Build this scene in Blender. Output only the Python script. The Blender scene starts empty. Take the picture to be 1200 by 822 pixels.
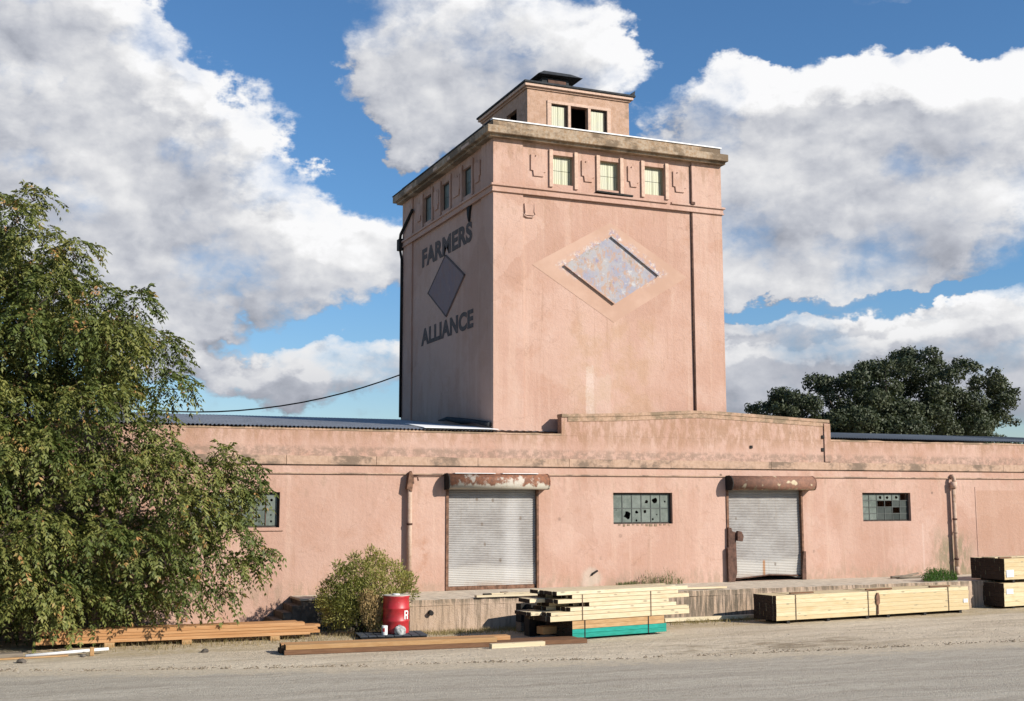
import bpy, bmesh, math, random
import numpy as np
from mathutils import Vector, Matrix
random.seed(7); RNG = np.random.default_rng(7)
S = bpy.context.scene
COL = S.collection
# ------------------------------------------------------------------ camera
YAW, PITCH, ROLL = 0.40087, 0.126097, -0.002073
cam_d = bpy.data.cameras.new('camera'); cam = bpy.data.objects.new('camera', cam_d); COL.objects.link(cam)
fw = Vector((math.sin(YAW)*math.cos(PITCH), math.cos(YAW)*math.cos(PITCH), math.sin(PITCH)))
rt = Vector((math.cos(YAW), -math.sin(YAW), 0)); up = rt.cross(fw)
r2 = rt*math.cos(ROLL)+up*math.sin(ROLL); u2 = -rt*math.sin(ROLL)+up*math.cos(ROLL)
mw = Matrix((r2, u2, -fw)).transposed().to_4x4(); mw.translation = Vector((0, -29, 2.936))
cam.matrix_world = mw
cam_d.sensor_width = 36; cam_d.lens = 1410.9/1200*36; cam_d.clip_end = 3000; cam_d.clip_start = 0.1
S.camera = cam
S.render.resolution_x, S.render.resolution_y = 1024, 701
# ------------------------------------------------------------------ light
TO_SUN = Vector((0.80, -1.0, 0.66)).normalized()
sun_d = bpy.data.lights.new('sun', 'SUN'); sun = bpy.data.objects.new('sun', sun_d); COL.objects.link(sun)
sun_d.energy = 5.0; sun_d.angle = math.radians(0.5); sun_d.color = (1, .935, .84)
sun.rotation_euler = TO_SUN.to_track_quat('Z', 'Y').to_euler(); sun.location = (20, -30, 30)
SKY = 0.09
S.view_settings.view_transform = 'Standard'; S.view_settings.look = 'None'
S.view_settings.exposure = 0.55; S.view_settings.gamma = 1
# ------------------------------------------------------------------ node helpers
class N:
    def __init__(s, tree): s.t = tree; s.n = tree.nodes; s.l = tree.links
    def add(s, typ, **k):
        o = s.n.new(typ)
        for a, b in k.items(): setattr(o, a, b)
        return o
    def put(s, sock, v):
        if isinstance(v, bpy.types.NodeSocket): s.l.new(v, sock)
        elif v is not None:
            if isinstance(v, (tuple, list)) and len(v) == 3 and sock.type == 'RGBA': v = (*v, 1)
            sock.default_value = v
    def math(s, op, a, b=None, c=None, clamp=False):
        o = s.add('ShaderNodeMath', operation=op, use_clamp=clamp)
        for i, v in enumerate((a, b, c)):
            if v is not None: s.put(o.inputs[i], v)
        return o.outputs[0]
    def vmath(s, op, a, b=None, out=0):
        o = s.add('ShaderNodeVectorMath', operation=op); s.put(o.inputs[0], a)
        if b is not None: s.put(o.inputs[1], b)
        return o.outputs[out]
    def noise(s, vec, scale=1, detail=4, rough=.55, out=0, dist=0):
        o = s.add('ShaderNodeTexNoise'); s.put(o.inputs['Vector'], vec)
        o.inputs['Scale'].default_value = scale; o.inputs['Detail'].default_value = detail
        o.inputs['Roughness'].default_value = rough; o.inputs['Distortion'].default_value = dist
        return o.outputs[out]
    def voro(s, vec, scale=1, out=0, feat='F1'):
        o = s.add('ShaderNodeTexVoronoi', feature=feat); s.put(o.inputs['Vector'], vec); o.inputs['Scale'].default_value = scale
        return o.outputs[out]
    def scale(s, vec, v):
        return s.vmath('MULTIPLY', vec, v)
    def rng(s, x, a, b, c=0.0, d=1.0, smooth=True):
        o = s.add('ShaderNodeMapRange', interpolation_type='SMOOTHSTEP' if smooth else 'LINEAR', clamp=True)
        for i, v in enumerate((x, a, b, c, d)): s.put(o.inputs[i], v)
        return o.outputs[0]
    def mix(s, f, a, b, blend='MIX'):
        o = s.add('ShaderNodeMix', data_type='RGBA', blend_type=blend)
        s.put(o.inputs[0], f); s.put(o.inputs[6], a); s.put(o.inputs[7], b); return o.outputs[2]
    def sep(s, v):
        o = s.add('ShaderNodeSeparateXYZ'); s.put(o.inputs[0], v); return o.outputs
    def comb(s, x, y, z):
        o = s.add('ShaderNodeCombineXYZ'); s.put(o.inputs[0], x); s.put(o.inputs[1], y); s.put(o.inputs[2], z); return o.outputs[0]
    def pos(s): return s.add('ShaderNodeNewGeometry').outputs['Position']
    def island(s): return s.add('ShaderNodeNewGeometry').outputs['Random Per Island']
    def objrand(s): return s.add('ShaderNodeObjectInfo').outputs['Random']
    def bump(s, h, strength=.5, dist=.02):
        o = s.add('ShaderNodeBump'); s.put(o.inputs['Height'], h); o.inputs['Strength'].default_value = strength
        o.inputs['Distance'].default_value = dist; return o.outputs[0]
    def box(s, p, lo, hi, soft=.08, warp=None):
        """soft mask of a world-space box; None = unlimited"""
        if warp is not None: p = s.vmath('ADD', p, warp)
        xyz = s.sep(p); m = None
        for i in range(3):
            for v, sg in ((lo[i], 1), (hi[i], -1)):
                if v is None: continue
                e = s.rng(xyz[i], v-soft*.5, v+soft*.5, 0.0, 1.0) if sg > 0 else s.rng(xyz[i], v-soft*.5, v+soft*.5, 1.0, 0.0)
                m = e if m is None else s.math('MULTIPLY', m, e)
        return m
MATS = {}
ALB = .735   # all surface colours were picked a little too light; one common factor brings them to measured reflectance
def mat(name, fn, rough=.85, spec=.3, metal=0.0):
    if name in MATS: return MATS[name]
    m = bpy.data.materials.new(name); m.use_nodes = True; n = N(m.node_tree); n.n.clear()
    b = n.add('ShaderNodeBsdfPrincipled'); o = n.add('ShaderNodeOutputMaterial'); n.l.new(b.outputs[0], o.inputs[0])
    b.inputs['Roughness'].default_value = rough; b.inputs['Specular IOR Level'].default_value = spec; b.inputs['Metallic'].default_value = metal
    r = fn(n)
    if not isinstance(r, dict): r = {'Base Color': r}
    for k, v in r.items():
        if k == 'Base Color' and isinstance(v, bpy.types.NodeSocket): v = n.vmath('MULTIPLY', v, (ALB, ALB, ALB))
        n.put(b.inputs[k], v)
    MATS[name] = m; return m
# ------------------------------------------------------------------ world: clear sky with broken cumulus
W = bpy.data.worlds.new('World'); S.world = W; W.use_nodes = True; wn = N(W.node_tree); wn.n.clear()
CLOUDS = [(1,1.3,19.9,6.1,4.5,1.3),(1,5.6,16.2,6.9,5.3,1.5),(1,1.6,13.6,6.1,4.9,1.2),(1,7.8,17.9,4.5,2.4,1.0),(1,6.9,10.9,8.5,3.3,1),(1,15.6,12.6,5.6,2.8,1.25),(1,18.5,10.2,3.4,1.6,.8),
 (1,12.6,6.2,7.2,1.5,1.15),(1,6,7.6,4,1.6,.6),(1,21.3,21.2,6.5,3.7,1.1),(1,18.8,17.9,4.0,1.7,.9),(1,23.5,16.8,3.4,2.6,.8),(1,28.2,19.6,3.4,2.0,.55),(1,24.7,22.3,4.9,2.0,.6),(1,39.2,15.1,9.3,5.7,1.5),
 (1,33.8,18.2,2.8,3.3,.9),(1,43.1,17.8,5.3,2.8,1),(1,37.6,12.9,7.3,3.3,1),(1,39.6,6.2,10.6,3.0,1.3),(1,46.3,21.5,1.6,.6,.6),
 (-1,10.1,21.9,4.5,2.8,1.2),(-1,14.1,16.4,1.8,2.8,1.0),(-1,11.7,20.3,3.3,2.4,1.0),(-1,33.5,22.2,4.9,1.8,1.2),(-1,42.6,21.3,7.3,1.3,1.3),
 (-1,29.7,18.4,2.4,1.6,.5),(-1,16.6,14.9,2.6,2.0,1.0),(-1,31.0,21.0,2.2,2.0,.8),(-1,39.0,9.6,8.1,.5,1.1),(-1,14.8,8.4,4.2,.8,.9),(-1,9.7,7.3,2.4,.6,.8)]
def cloud_group():
    """cloud thickness as a function of the direction (azimuth, elevation in degrees)"""
    g = bpy.data.node_groups.new('cloud_thickness', 'ShaderNodeTree')
    g.interface.new_socket('P', in_out='INPUT', socket_type='NodeSocketVector')
    g.interface.new_socket('Detail', in_out='INPUT', socket_type='NodeSocketFloat')
    g.interface.new_socket('D', in_out='OUTPUT', socket_type='NodeSocketFloat')
    n = N(g); gi = n.add('NodeGroupInput'); go = n.add('NodeGroupOutput'); p = gi.outputs[0]
    q = n.scale(p, (1/10, 1/7, 0))
    warp = n.vmath('SUBTRACT', n.noise(q, 1.6, 6, .6, out=1), (.5, .5, .5))
    pw = n.vmath('ADD', p, n.scale(warp, (9.0, 7.0, 0)))
    acc = None
    for s_, a, e, ra, re, am in CLOUDS:
        d = n.vmath('SUBTRACT', pw, (a, e, 0)); d = n.vmath('MULTIPLY', d, (1/ra, 1/re, 0))
        r2_ = n.vmath('DOT_PRODUCT', d, d, out=1)
        b = n.math('MULTIPLY', n.rng(r2_, 0.0, 1.7, 1.0, 0.0), s_*am)
        acc = b if acc is None else n.math('ADD', acc, b)
    acc = n.math('MAXIMUM', n.math('MINIMUM', acc, 1.05), -.9)
    f1o = n.add('ShaderNodeTexNoise'); n.put(f1o.inputs['Vector'], q); f1o.inputs['Scale'].default_value = 2.6; f1o.inputs['Roughness'].default_value = .6; n.put(f1o.inputs['Detail'], gi.outputs[1])
    f1 = n.math('SUBTRACT', f1o.outputs[0], .5)
    # billows: rounded puffs on two scales
    v = n.scale(pw, (1/10, 1/8, 0))
    vv = n.vmath('ADD', v, n.scale(n.vmath('SUBTRACT', n.noise(v, 5, 4, .6, out=1), (.5,.5,.5)), (.25,.25,0)))
    b1 = n.math('SUBTRACT', .45, n.voro(vv, 4.5)); b2 = n.math('SUBTRACT', .45, n.voro(vv, 11))
    t = n.math('MULTIPLY_ADD', f1, 1.9, acc); t = n.math('MULTIPLY_ADD', b1, .34, t); t = n.math('MULTIPLY_ADD', b2, .15, t)
    n.l.new(t, go.inputs[0]); return g
CG = cloud_group()
def cloud(p, det):
    o = wn.add('ShaderNodeGroup'); o.node_tree = CG; wn.put(o.inputs[0], p); o.inputs[1].default_value = det; return o.outputs[0]
tc = wn.add('ShaderNodeTexCoord').outputs['Generated']
dn = wn.vmath('NORMALIZE', tc); xyz = wn.sep(dn)
azi = wn.math('MULTIPLY', wn.math('ARCTAN2', xyz[0], xyz[1]), 57.2958)
ele = wn.math('MULTIPLY', wn.math('ARCSINE', xyz[2]), 57.2958)
P0 = wn.comb(azi, ele, 0.0)
D0 = cloud(P0, 10.0); S0 = cloud(P0, 3.5); L0 = cloud(P0, 6.0); D1 = cloud(wn.vmath('ADD', P0, (.45, .5, 0)), 6.0); S1 = cloud(wn.vmath('ADD', P0, (2.0, 2.0, 0)), 3.5)
wisp = wn.noise(wn.scale(P0, (.11, .16, 0)), 1.3, 3, .5)
cover = wn.rng(D0, .04, wn.rng(wisp, .36, .60, .46, 1.25))
relief = wn.math('SUBTRACT', L0, D1); broad = wn.math('SUBTRACT', S0, S1)
thick = wn.rng(S0, .5, 1.8)
pv = wn.scale(P0, (.075, .15, 0))
patchy = wn.math('SUBTRACT', wn.noise(pv, 1.4, 3, .5), .5)
pv2 = wn.math('SUBTRACT', wn.noise(wn.vmath('ADD', pv, (.045, .09, 0)), 1.4, 3, .5), .5)
lum = wn.math('MULTIPLY_ADD', relief, .22, .66); lum = wn.math('MULTIPLY_ADD', broad, .19, lum)
lum = wn.math('MULTIPLY_ADD', thick, -.10, lum); lum = wn.math('MULTIPLY_ADD', patchy, .34, lum)
lum = wn.math('MULTIPLY_ADD', wn.math('SUBTRACT', patchy, pv2), .75, lum)
lum = wn.math('MINIMUM', wn.math('MAXIMUM', lum, .36), .93)
lo = wn.rng(ele, 3.0, 9.5, .62, 1.0); lum = wn.math('MULTIPLY', lum, lo)
tint = wn.mix(wn.rng(lum, .35, .85), (.87, .92, 1.06), (1.0, 1.0, 1.01))
ccol = wn.vmath('MULTIPLY', tint, wn.comb(lum, lum, lum))
sky = wn.add('ShaderNodeTexSky', sky_type='NISHITA'); sky.sun_disc = False
sky.sun_elevation = math.asin(TO_SUN.z); sky.sun_rotation = math.atan2(TO_SUN.x, TO_SUN.y)
sky.air_density = 1.0; sky.dust_density = .2; sky.ozone_density = 2.5
skyc = wn.vmath('MULTIPLY', sky.outputs[0], wn.mix(wn.rng(ele, -2, 14.0), (SKY*.76, SKY*.78, SKY*.84), (SKY*.56, SKY*.82, SKY*1.02)))
CLOUD_GAIN = .71
cc = wn.vmath('MULTIPLY', ccol, (CLOUD_GAIN,)*3)
final = wn.mix(cover, skyc, cc)
bg = wn.add('ShaderNodeBackground'); bg.inputs[1].default_value = SKY
wn.l.new(wn.vmath('MULTIPLY', final, (1/SKY,)*3), bg.inputs[0])
wo = wn.add('ShaderNodeOutputWorld'); wn.l.new(bg.outputs[0], wo.inputs[0])
W.cycles.sampling_method = 'MANUAL'; W.cycles.sample_map_resolution = 512
# ------------------------------------------------------------------ mesh helpers
ORG = {}
class M:
    def __init__(s): s.v = []; s.f = []; s.m = []; s.sm = []
    def face(s, vs, mi=0, sm=False):
        k = len(s.v); s.v += [tuple(v) for v in vs]; s.f.append(tuple(range(k, k+len(vs)))); s.m.append(mi); s.sm.append(sm)
    def box(s, x0, x1, y0, y1, z0, z1, mi=0, R=None, o=(0,0,0)):
        k = len(s.v); P = [Vector((x, y, z)) for x in (x0, x1) for y in (y0, y1) for z in (z0, z1)]
        if R is not None: P = [R @ p for p in P]
        s.v += [tuple(p+Vector(o)) for p in P]
        for f in ((0,1,3,2),(4,6,7,5),(0,4,5,1),(2,3,7,6),(0,2,6,4),(1,5,7,3)):
            s.f.append(tuple(k+i for i in f)); s.m.append(mi); s.sm.append(False)
        return s
    def prism(s, pts, axis, a, b, mi=0):
        """polygon pts (2-D) extruded from a to b along axis 'x','y' or 'z'"""
        def P(p, t): return {'x': (t, p[0], p[1]), 'y': (p[0], t, p[1]), 'z': (p[0], p[1], t)}[axis]
        k = len(s.v); n = len(pts); s.v += [P(p, a) for p in pts]+[P(p, b) for p in pts]
        s.f.append(tuple(range(k, k+n))); s.f.append(tuple(range(k+2*n-1, k+n-1, -1))); s.m += [mi, mi]; s.sm += [False, False]
        for i in range(n):
            j = (i+1) % n; s.f.append((k+i, k+n+i, k+n+j, k+j)); s.m.append(mi); s.sm.append(False)
        return s
    def tube(s, path, r, seg=10, mi=0, caps=True, ry=None):
        path = [Vector(p) for p in path]; k0 = len(s.v); n = len(path)
        rr = r if isinstance(r, (list, tuple)) else [r]*n
        prev = None
        for i, p in enumerate(path):
            t = (path[min(i+1, n-1)]-path[max(i-1, 0)]).normalized()
            if prev is None:
                a = t.orthogonal().normalized()
            else: a = (prev-t*prev.dot(t)).normalized()
            prev = a; b = t.cross(a)
            for q in range(seg):
                an = 2*math.pi*q/seg; s.v.append(tuple(p+a*math.cos(an)*rr[i]+b*math.sin(an)*rr[i]))
        for i in range(n-1):
            for q in range(seg):
                s.f.append((k0+i*seg+q, k0+i*seg+(q+1) % seg, k0+(i+1)*seg+(q+1) % seg, k0+(i+1)*seg+q)); s.m.append(mi); s.sm.append(True)
        if caps:
            s.f.append(tuple(k0+q for q in range(seg-1, -1, -1))); s.f.append(tuple(k0+(n-1)*seg+q for q in range(seg))); s.m += [mi, mi]; s.sm += [False, False]
        return s
    def lathe(s, c, prof, seg=40, mi=0):
        k0 = len(s.v)
        for r, z in prof:
            for q in range(seg):
                a = 2*math.pi*q/seg; s.v.append((c[0]+r*math.cos(a), c[1]+r*math.sin(a), c[2]+z))
        for i in range(len(prof)-1):
            for q in range(seg):
                s.f.append((k0+i*seg+q, k0+i*seg+(q+1) % seg, k0+(i+1)*seg+(q+1) % seg, k0+(i+1)*seg+q)); s.m.append(mi); s.sm.append(abs(prof[i][0]-prof[i+1][0]) < .02)
        s.f.append(tuple(k0+(len(prof)-1)*seg+q for q in range(seg))); s.m.append(mi); s.sm.append(False)
        return s
    def build(s, name, mats, parent=None, bevel=0, stuff=False):
        v = np.array(s.v, dtype=float); o = np.array([(v[:,0].min()+v[:,0].max())/2, (v[:,1].min()+v[:,1].max())/2, v[:,2].min()])
        me = bpy.data.meshes.new(name); me.from_pydata([tuple(p) for p in (v-o)], [], s.f)
        me.polygons.foreach_set('material_index', s.m); me.polygons.foreach_set('use_smooth', s.sm)
        bm = bmesh.new(); bm.from_mesh(me); bmesh.ops.remove_doubles(bm, verts=bm.verts, dist=1e-5); bmesh.ops.recalc_face_normals(bm, faces=bm.faces)
        if bevel: bmesh.ops.bevel(bm, geom=[e for e in bm.edges if e.calc_face_angle(0) > .5], offset=bevel, segments=1, affect='EDGES')
        bm.to_mesh(me); bm.free()
        if not isinstance(mats, (list, tuple)): mats = [mats]
        for m in mats: me.materials.append(m)
        return place(name, me, o, parent, stuff)
def place(name, me, loc, parent=None, stuff=False):
    ob = bpy.data.objects.new(name, me); COL.objects.link(ob); loc = Vector(loc); ORG[ob] = loc
    if parent is not None: ob.parent = parent; ob.location = loc-ORG[parent]
    else: ob.location = loc
    if stuff: ob['kind'] = 'stuff'
    return ob
def box(name, m, parent, x0, x1, y0, y1, z0, z1, bevel=0):
    return M().box(x0, x1, y0, y1, z0, z1).build(name, m, parent, bevel)
def thing(name, loc, label, cat, group=None):
    o = place(name, None, loc); tag(o, label, cat, group); o.empty_display_size = .3; return o
def tag(o, label, cat, group=None):
    o['label'] = label; o['category'] = cat
    if group: o['group'] = group
    return o
def copy_to(src, delta, parent=None):
    c = src.copy(); COL.objects.link(c); ORG[c] = ORG[src]+Vector(delta)
    c.parent = parent
    c.location = ORG[c]-(ORG[parent] if parent else Vector())
    return c
# ------------------------------------------------------------------ materials
def pinkwall(stains):
    def fn(n):
        p = n.pos()
        big = n.noise(p, .45, 5, .6); med = n.noise(p, 1.7, 6, .65)
        st = n.noise(n.scale(p, (2.2, 2.2, .12)), 1.6, 5, .6)
        fine = n.noise(p, 28, 4, .7)
        c = n.mix(n.rng(big, .35, .65), (.535, .325, .245), (.605, .395, .312))
        c = n.mix(n.math('MULTIPLY', n.rng(med, .48, .72), .55), c, (.49, .275, .185))
        c = n.mix(n.math('MULTIPLY', n.rng(st, .5, .70), .45), c, (.66, .455, .355)); c = n.mix(n.math('MULTIPLY', n.rng(n.noise(p, .9, 7, .75), .52, .66), .35), c, (.62, .43, .35))
        c = n.mix(n.math('MULTIPLY', n.rng(n.noise(n.scale(p, (3, 3, .2)), 2.3, 4, .6), .56, .75), .35), c, (.44, .27, .18))
        c = n.mix(n.rng(fine, .62, .8, 0.0, .30), c, (.36, .22, .15))
        c = n.mix(n.rng(n.noise(p, 60, 2, .6), .60, .75, 0.0, .25), c, (.70, .50, .40))
        wp = n.vmath('ADD', p, n.scale(n.vmath('SUBTRACT', n.noise(p, 2.2, 5, .6, out=1), (.5, .5, .5)), (.5, .5, .5)))
        cell = n.sep(n.voro(n.scale(wp, (.75, .75, .6)), .75, out=1))[0]
        c = n.mix(n.rng(cell, .70, .74, 0.0, .28), c, (.62, .42, .335)); c = n.mix(n.rng(cell, .16, .20, .25, 0.0), c, (.45, .265, .19))
        run = n.noise(n.scale(p, (7, 7, .16)), 2.0, 5, .65)
        c = n.mix(n.math('MULTIPLY', n.rng(run, .58, .72), .45), c, (.40, .245, .165))
        ed = n.voro(n.scale(wp, (1, 1, 1)), .42, feat='DISTANCE_TO_EDGE')
        c = n.mix(n.math('MULTIPLY', n.rng(ed, .002, .006, .22, 0.0), n.rng(med, .40, .55)), c, (.27, .165, .12))
        c = stains(n, p, c, med, fine)
        h = n.math('ADD', n.noise(p, 9, 6, .65), n.math('MULTIPLY', n.noise(p, 70, 3, .6), .35))
        return {'Base Color': c, 'Normal': n.bump(h, .55, .03)}
    return fn
def dirt(n, p, c, mask, col, thr=.45, amt=.8, scale=6, zs=.35):
    ns = n.noise(n.scale(p, (1, 1, zs)), scale, 7, .68)
    m = n.math('MULTIPLY', n.math('MULTIPLY', mask, n.rng(ns, thr, thr+.16)), amt)
    return n.mix(m, c, col)
def wh_stains(n, p, c, med, fine):
    wz = n.comb(0.0, 0.0, n.math('MULTIPLY', n.math('SUBTRACT', n.noise(n.scale(p, (1.3, 1.3, .2)), 2, 5, .6), .5), .9))
    c = dirt(n, p, c, n.box(p, (None, None, 4.5), (None, None, 5.7), .5, wz), (.33, .19, .10), .40, .55)
    c = dirt(n, p, c, n.box(p, (None, None, 4.05), (None, None, 4.32), .12), (.25, .18, .13), .40, .6, 5, 1.2)
    c = dirt(n, p, c, n.box(p, (None, None, .5), (None, None, 1.05), .35, wz), (.40, .28, .20), .42, .7)
    c = dirt(n, p, c, n.box(p, (None, None, 3.1), (None, None, 3.7), .5, wz), (.40, .27, .19), .50, .5)
    # darker, rougher field right of the joint, green-grey damp round the right pipe foot
    c = n.mix(n.math('MULTIPLY', n.box(p, (27.9, None, .5), (None, None, 3.3), .06), n.rng(fine, .3, .7, .25, .75)), c, (.46, .265, .175))
    c = dirt(n, p, c, n.box(p, (26.2, None, .5), (27.6, None, 1.9), .7, wz), (.25, .22, .13), .38, .75)
    # fresh pale filler patches
    d = n.vmath('LENGTH', n.scale(n.vmath('SUBTRACT', n.vmath('ADD', p, n.scale(n.noise(p, 6, 4, .6, out=1), (.12, 0, .12))), (14.62, 0, 1.04)), (1, 0, 1)), out=1)
    c = n.mix(n.rng(n.math('ADD', d, n.math('MULTIPLY', n.math('SUBTRACT', med, .5), .5)), .12, .36, .6, 0.0), c, (.58, .50, .41))
    c = n.mix(n.math('MULTIPLY', n.box(p, (25.72, None, .8), (25.78, None, 2.3), .05, wz), .5), c, (.68, .50, .42))
    c = n.mix(n.math('MULTIPLY', n.box(p, (9.75, None, .9), (10.0, None, 2.0), .3, wz), n.rng(med, .45, .6, 0.0, .6)), c, (.42, .20, .11))
    # bare paint skinned off above the cornice
    sp = n.math('MULTIPLY', n.rng(n.voro(p, 1.3), .05, .09, 1.0, 0.0), n.rng(n.noise(p, .7, 2), .5, .6))
    c = n.mix(n.math('MULTIPLY', sp, .9), c, (.14, .10, .07))
    return c
def tw_stains(n, p, c, med, fine):
    wz = n.comb(n.math('MULTIPLY', n.math('SUBTRACT', n.noise(p, 4, 5, .6), .5), .12), 0.0, n.math('MULTIPLY', n.math('SUBTRACT', n.noise(n.scale(p, (2.5, 2.5, .2)), 2, 5, .6), .5), .7))
    c = n.mix(n.math('MULTIPLY', n.box(p, (14.68, None, 4), (14.92, None, 6.6), .06, wz), n.rng(fine, .35, .6, .2, .75)), c, (.72, .58, .50))
    c = n.mix(n.math('MULTIPLY', n.box(p, (14.68, None, 4), (15.45, None, 6.4), .06, wz), n.rng(med, .3, .6, .1, .45)), c, (.66, .52, .44))
    c = n.mix(n.math('MULTIPLY', n.box(p, (14.2, None, 4), (16.9, None, 8.0), .8, wz), n.rng(med, .4, .6, .0, .35)), c, (.50, .33, .20))
    c = dirt(n, p, c, n.box(p, (None, None, 12.2), (None, None, 13.4), .6, wz), (.36, .22, .14), .45, .5)
    c = dirt(n, p, c, n.box(p, (None, None, 10.6), (None, None, 11.5), .6, wz), (.40, .25, .16), .52, .35)
    return c
PINK = mat('pink_stucco', pinkwall(wh_stains)); TPINK = mat('tower_stucco', pinkwall(tw_stains))
def weathered(base, dark, ochre, thr=.45):
    def fn(n):
        p = n.pos(); a = n.noise(n.scale(p, (1, 1, 1.6)), 2.2, 8, .7); b = n.noise(p, 9, 6, .7)
        patch = n.noise(n.scale(p, (1, 1, .3)), .8, 3, .5)
        c = n.mix(n.rng(b, .4, .65), base, ochre)
        c = n.mix(n.math('MULTIPLY', n.rng(n.math('ADD', a, n.math('MULTIPLY', n.math('SUBTRACT', patch, .5), .9)), thr, thr+.2), .9), c, dark)
        c = n.mix(n.rng(n.noise(n.scale(p, (8, 8, .6)), 3, 4, .6), .55, .7, 0.0, .4), c, dark)
        return {'Base Color': c, 'Normal': n.bump(n.math('ADD', b, a), .5, .03)}
    return fn
CORN = mat('stained_pink_band', weathered((.56, .38, .275), (.20, .145, .105), (.47, .31, .215), .46))
COPE = mat('coping_stucco', weathered((.55, .36, .25), (.26, .19, .12), (.42, .27, .17), .42))
TCORN = mat('tower_cornice_concrete', weathered((.46, .36, .26), (.17, .12, .075), (.36, .235, .135), .40))
def flat(col, rough=.8, var=.15, sc=8, **k):
    def fn(n):
        p = n.pos(); a = n.noise(p, sc, 5, .65)
        lo_ = tuple(c*(1-var) for c in col); hi_ = tuple(min(1, c*(1+var)) for c in col)
        return {'Base Color': n.mix(n.rng(a, .3, .7), lo_, hi_), 'Normal': n.bump(a, .2, .01)}
    return fn
TRIM = mat('pale_pink_trim', flat((.66, .46, .35), var=.14, sc=14))
PPINK = mat('penthouse_stucco', weathered((.56, .37, .27), (.33, .22, .15), (.47, .29, .19), .56))
TAR = mat('tar_roofing', flat((.035, .038, .042), .7, .4))
PFRAME = mat('pale_window_frame', flat((.42, .38, .25), .7, .2))
DARKWOOD = mat('dark_trim', flat((.07, .055, .045), .8, .35))
WHITEMETAL = mat('white_flashing', flat((1.0, 1.0, .98), .45, .04))
ZINC = mat('corrugated_roof_metal', flat((.36, .37, .385), .6, .22, 3), .6, .3)
RROOF = mat('painted_roof_metal', flat((.10, .115, .13), .6, .2, 3), .6, .4)
def rustfn(n):
    p = n.pos(); a = n.noise(n.scale(p, (1.5, 1, 1)), 3, 8, .7); z = n.sep(p)[2]
    k = n.math('ADD', a, n.math('MULTIPLY', n.math('SUBTRACT', z, 3.44), 1.6))
    c = n.mix(n.rng(n.noise(p, 12, 5, .7), .35, .65), (.30, .125, .065), (.17, .08, .05))
    c = n.mix(n.rng(k, .40, .52), (.55, .51, .42), c); c = n.mix(n.rng(n.noise(n.vmath('ADD', p, (5, 2, 1)), 2.2, 6, .7), .54, .62, 0.0, .85), c, (.58, .53, .45))
    c = n.mix(n.rng(n.noise(p, 40, 3, .6), .6, .75, 0.0, .5), c, (.10, .06, .04))
    return {'Base Color': c, 'Normal': n.bump(a, .3, .01)}
HOOD = mat('rusted_hood', rustfn, .7)
def hood2fn(n):
    p = n.pos(); a = n.noise(n.scale(p, (2, 1, 1)), 3, 8, .7); z = n.sep(p)[2]
    k = n.math('ADD', a, n.math('MULTIPLY', n.math('SUBTRACT', z, 3.44), 1.2))
    c = n.mix(n.rng(n.noise(p, 12, 5, .7), .35, .65), (.29, .145, .095), (.19, .10, .07))
    c = n.mix(n.rng(k, .24, .38), (.28, .25, .16), c)
    c = n.mix(n.rng(n.noise(p, 3, 2), .62, .68), c, (.55, .45, .30))
    return {'Base Color': c, 'Normal': n.bump(a, .3, .01)}
HOOD2 = mat('rusted_hood_brown', hood2fn, .75)
def doorfn(n):
    p = n.pos(); x, y, z = n.sep(p)
    a = n.noise(n.scale(p, (.9, 1, 1.0)), 1.3, 5, .6); s_ = n.noise(n.scale(p, (1.2, 1, 22)), 2.0, 4, .7)
    f = n.noise(n.scale(p, (3, 1, 30)), 3.0, 3, .7)
    c = n.mix(n.rng(a, .38, .62), (.36, .335, .315), (.45, .43, .41))
    c = n.mix(n.rng(s_, .45, .7, 0.0, .55), c, (.57, .55, .52))
    c = n.mix(n.rng(f, .52, .72, 0.0, .6), c, (.21, .20, .185))
    lowm = n.rng(n.math('ADD', z, n.math('MULTIPLY', a, .4)), 1.40, 1.62, .7, 0.0)
    c = n.mix(lowm, c, (.64, .61, .56))
    c = n.mix(n.math('MULTIPLY', n.box(p, (12.1, None, .7), (12.5, None, 3.2), .25), .35), c, (.74, .72, .70))
    c = n.mix(n.math('MULTIPLY', n.box(p, (20.02, None, .7), (20.09, None, 1.32), .05), .85), c, (.45, .19, .05))
    c = n.mix(n.math('MULTIPLY', n.rng(n.voro(n.scale(p, (1, 1, .7)), 2.5), .06, .12, 1.0, 0.0), .7), c, (.22, .17, .13))
    c = n.mix(n.rng(n.noise(n.scale(p, (6, 1, .25)), 1.8, 5, .7), .55, .70, 0.0, .35), c, (.30, .24, .18)); c = n.mix(n.math('MULTIPLY', n.rng(z, .80, 1.05, 1.0, 0.0), n.rng(a, .4, .6, .1, .6)), c, (.36, .22, .13))
    return {'Base Color': c, 'Normal': n.bump(n.noise(p, 2.2, 3, .5), .25, .06)}
DOOR = mat('galvanised_shutter', doorfn, .7, .3)
RUST = mat('rusty_steel', flat((.115, .06, .042), .85, .4, 9))
RUST2 = mat('orange_rust_steel', flat((.20, .105, .065), .85, .45, 9))
PIPE = mat('painted_pipe', weathered((.58, .42, .32), (.26, .13, .07), (.45, .30, .21), .52))
def glassfn(a_, b_):
    def fn(n):
        p = n.pos(); a = n.noise(p, 5, 6, .7); b = n.noise(p, 26, 4, .6)
        c = n.mix(n.rng(a, .35, .65), a_, b_); c = n.mix(n.rng(b, .58, .72, 0.0, .5), c, (.05, .06, .055))
        return {'Base Color': n.mix(n.objrand(), c, n.mix(.25, c, (.30, .33, .30)))}
    return fn
GLASS = mat('frosted_wired_glass', glassfn((.095, .12, .10), (.175, .205, .175)), .5, .25)
DGLASS = mat('dirty_dark_glass', glassfn((.018, .024, .021), (.035, .045, .04)), .4, .2)
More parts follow.
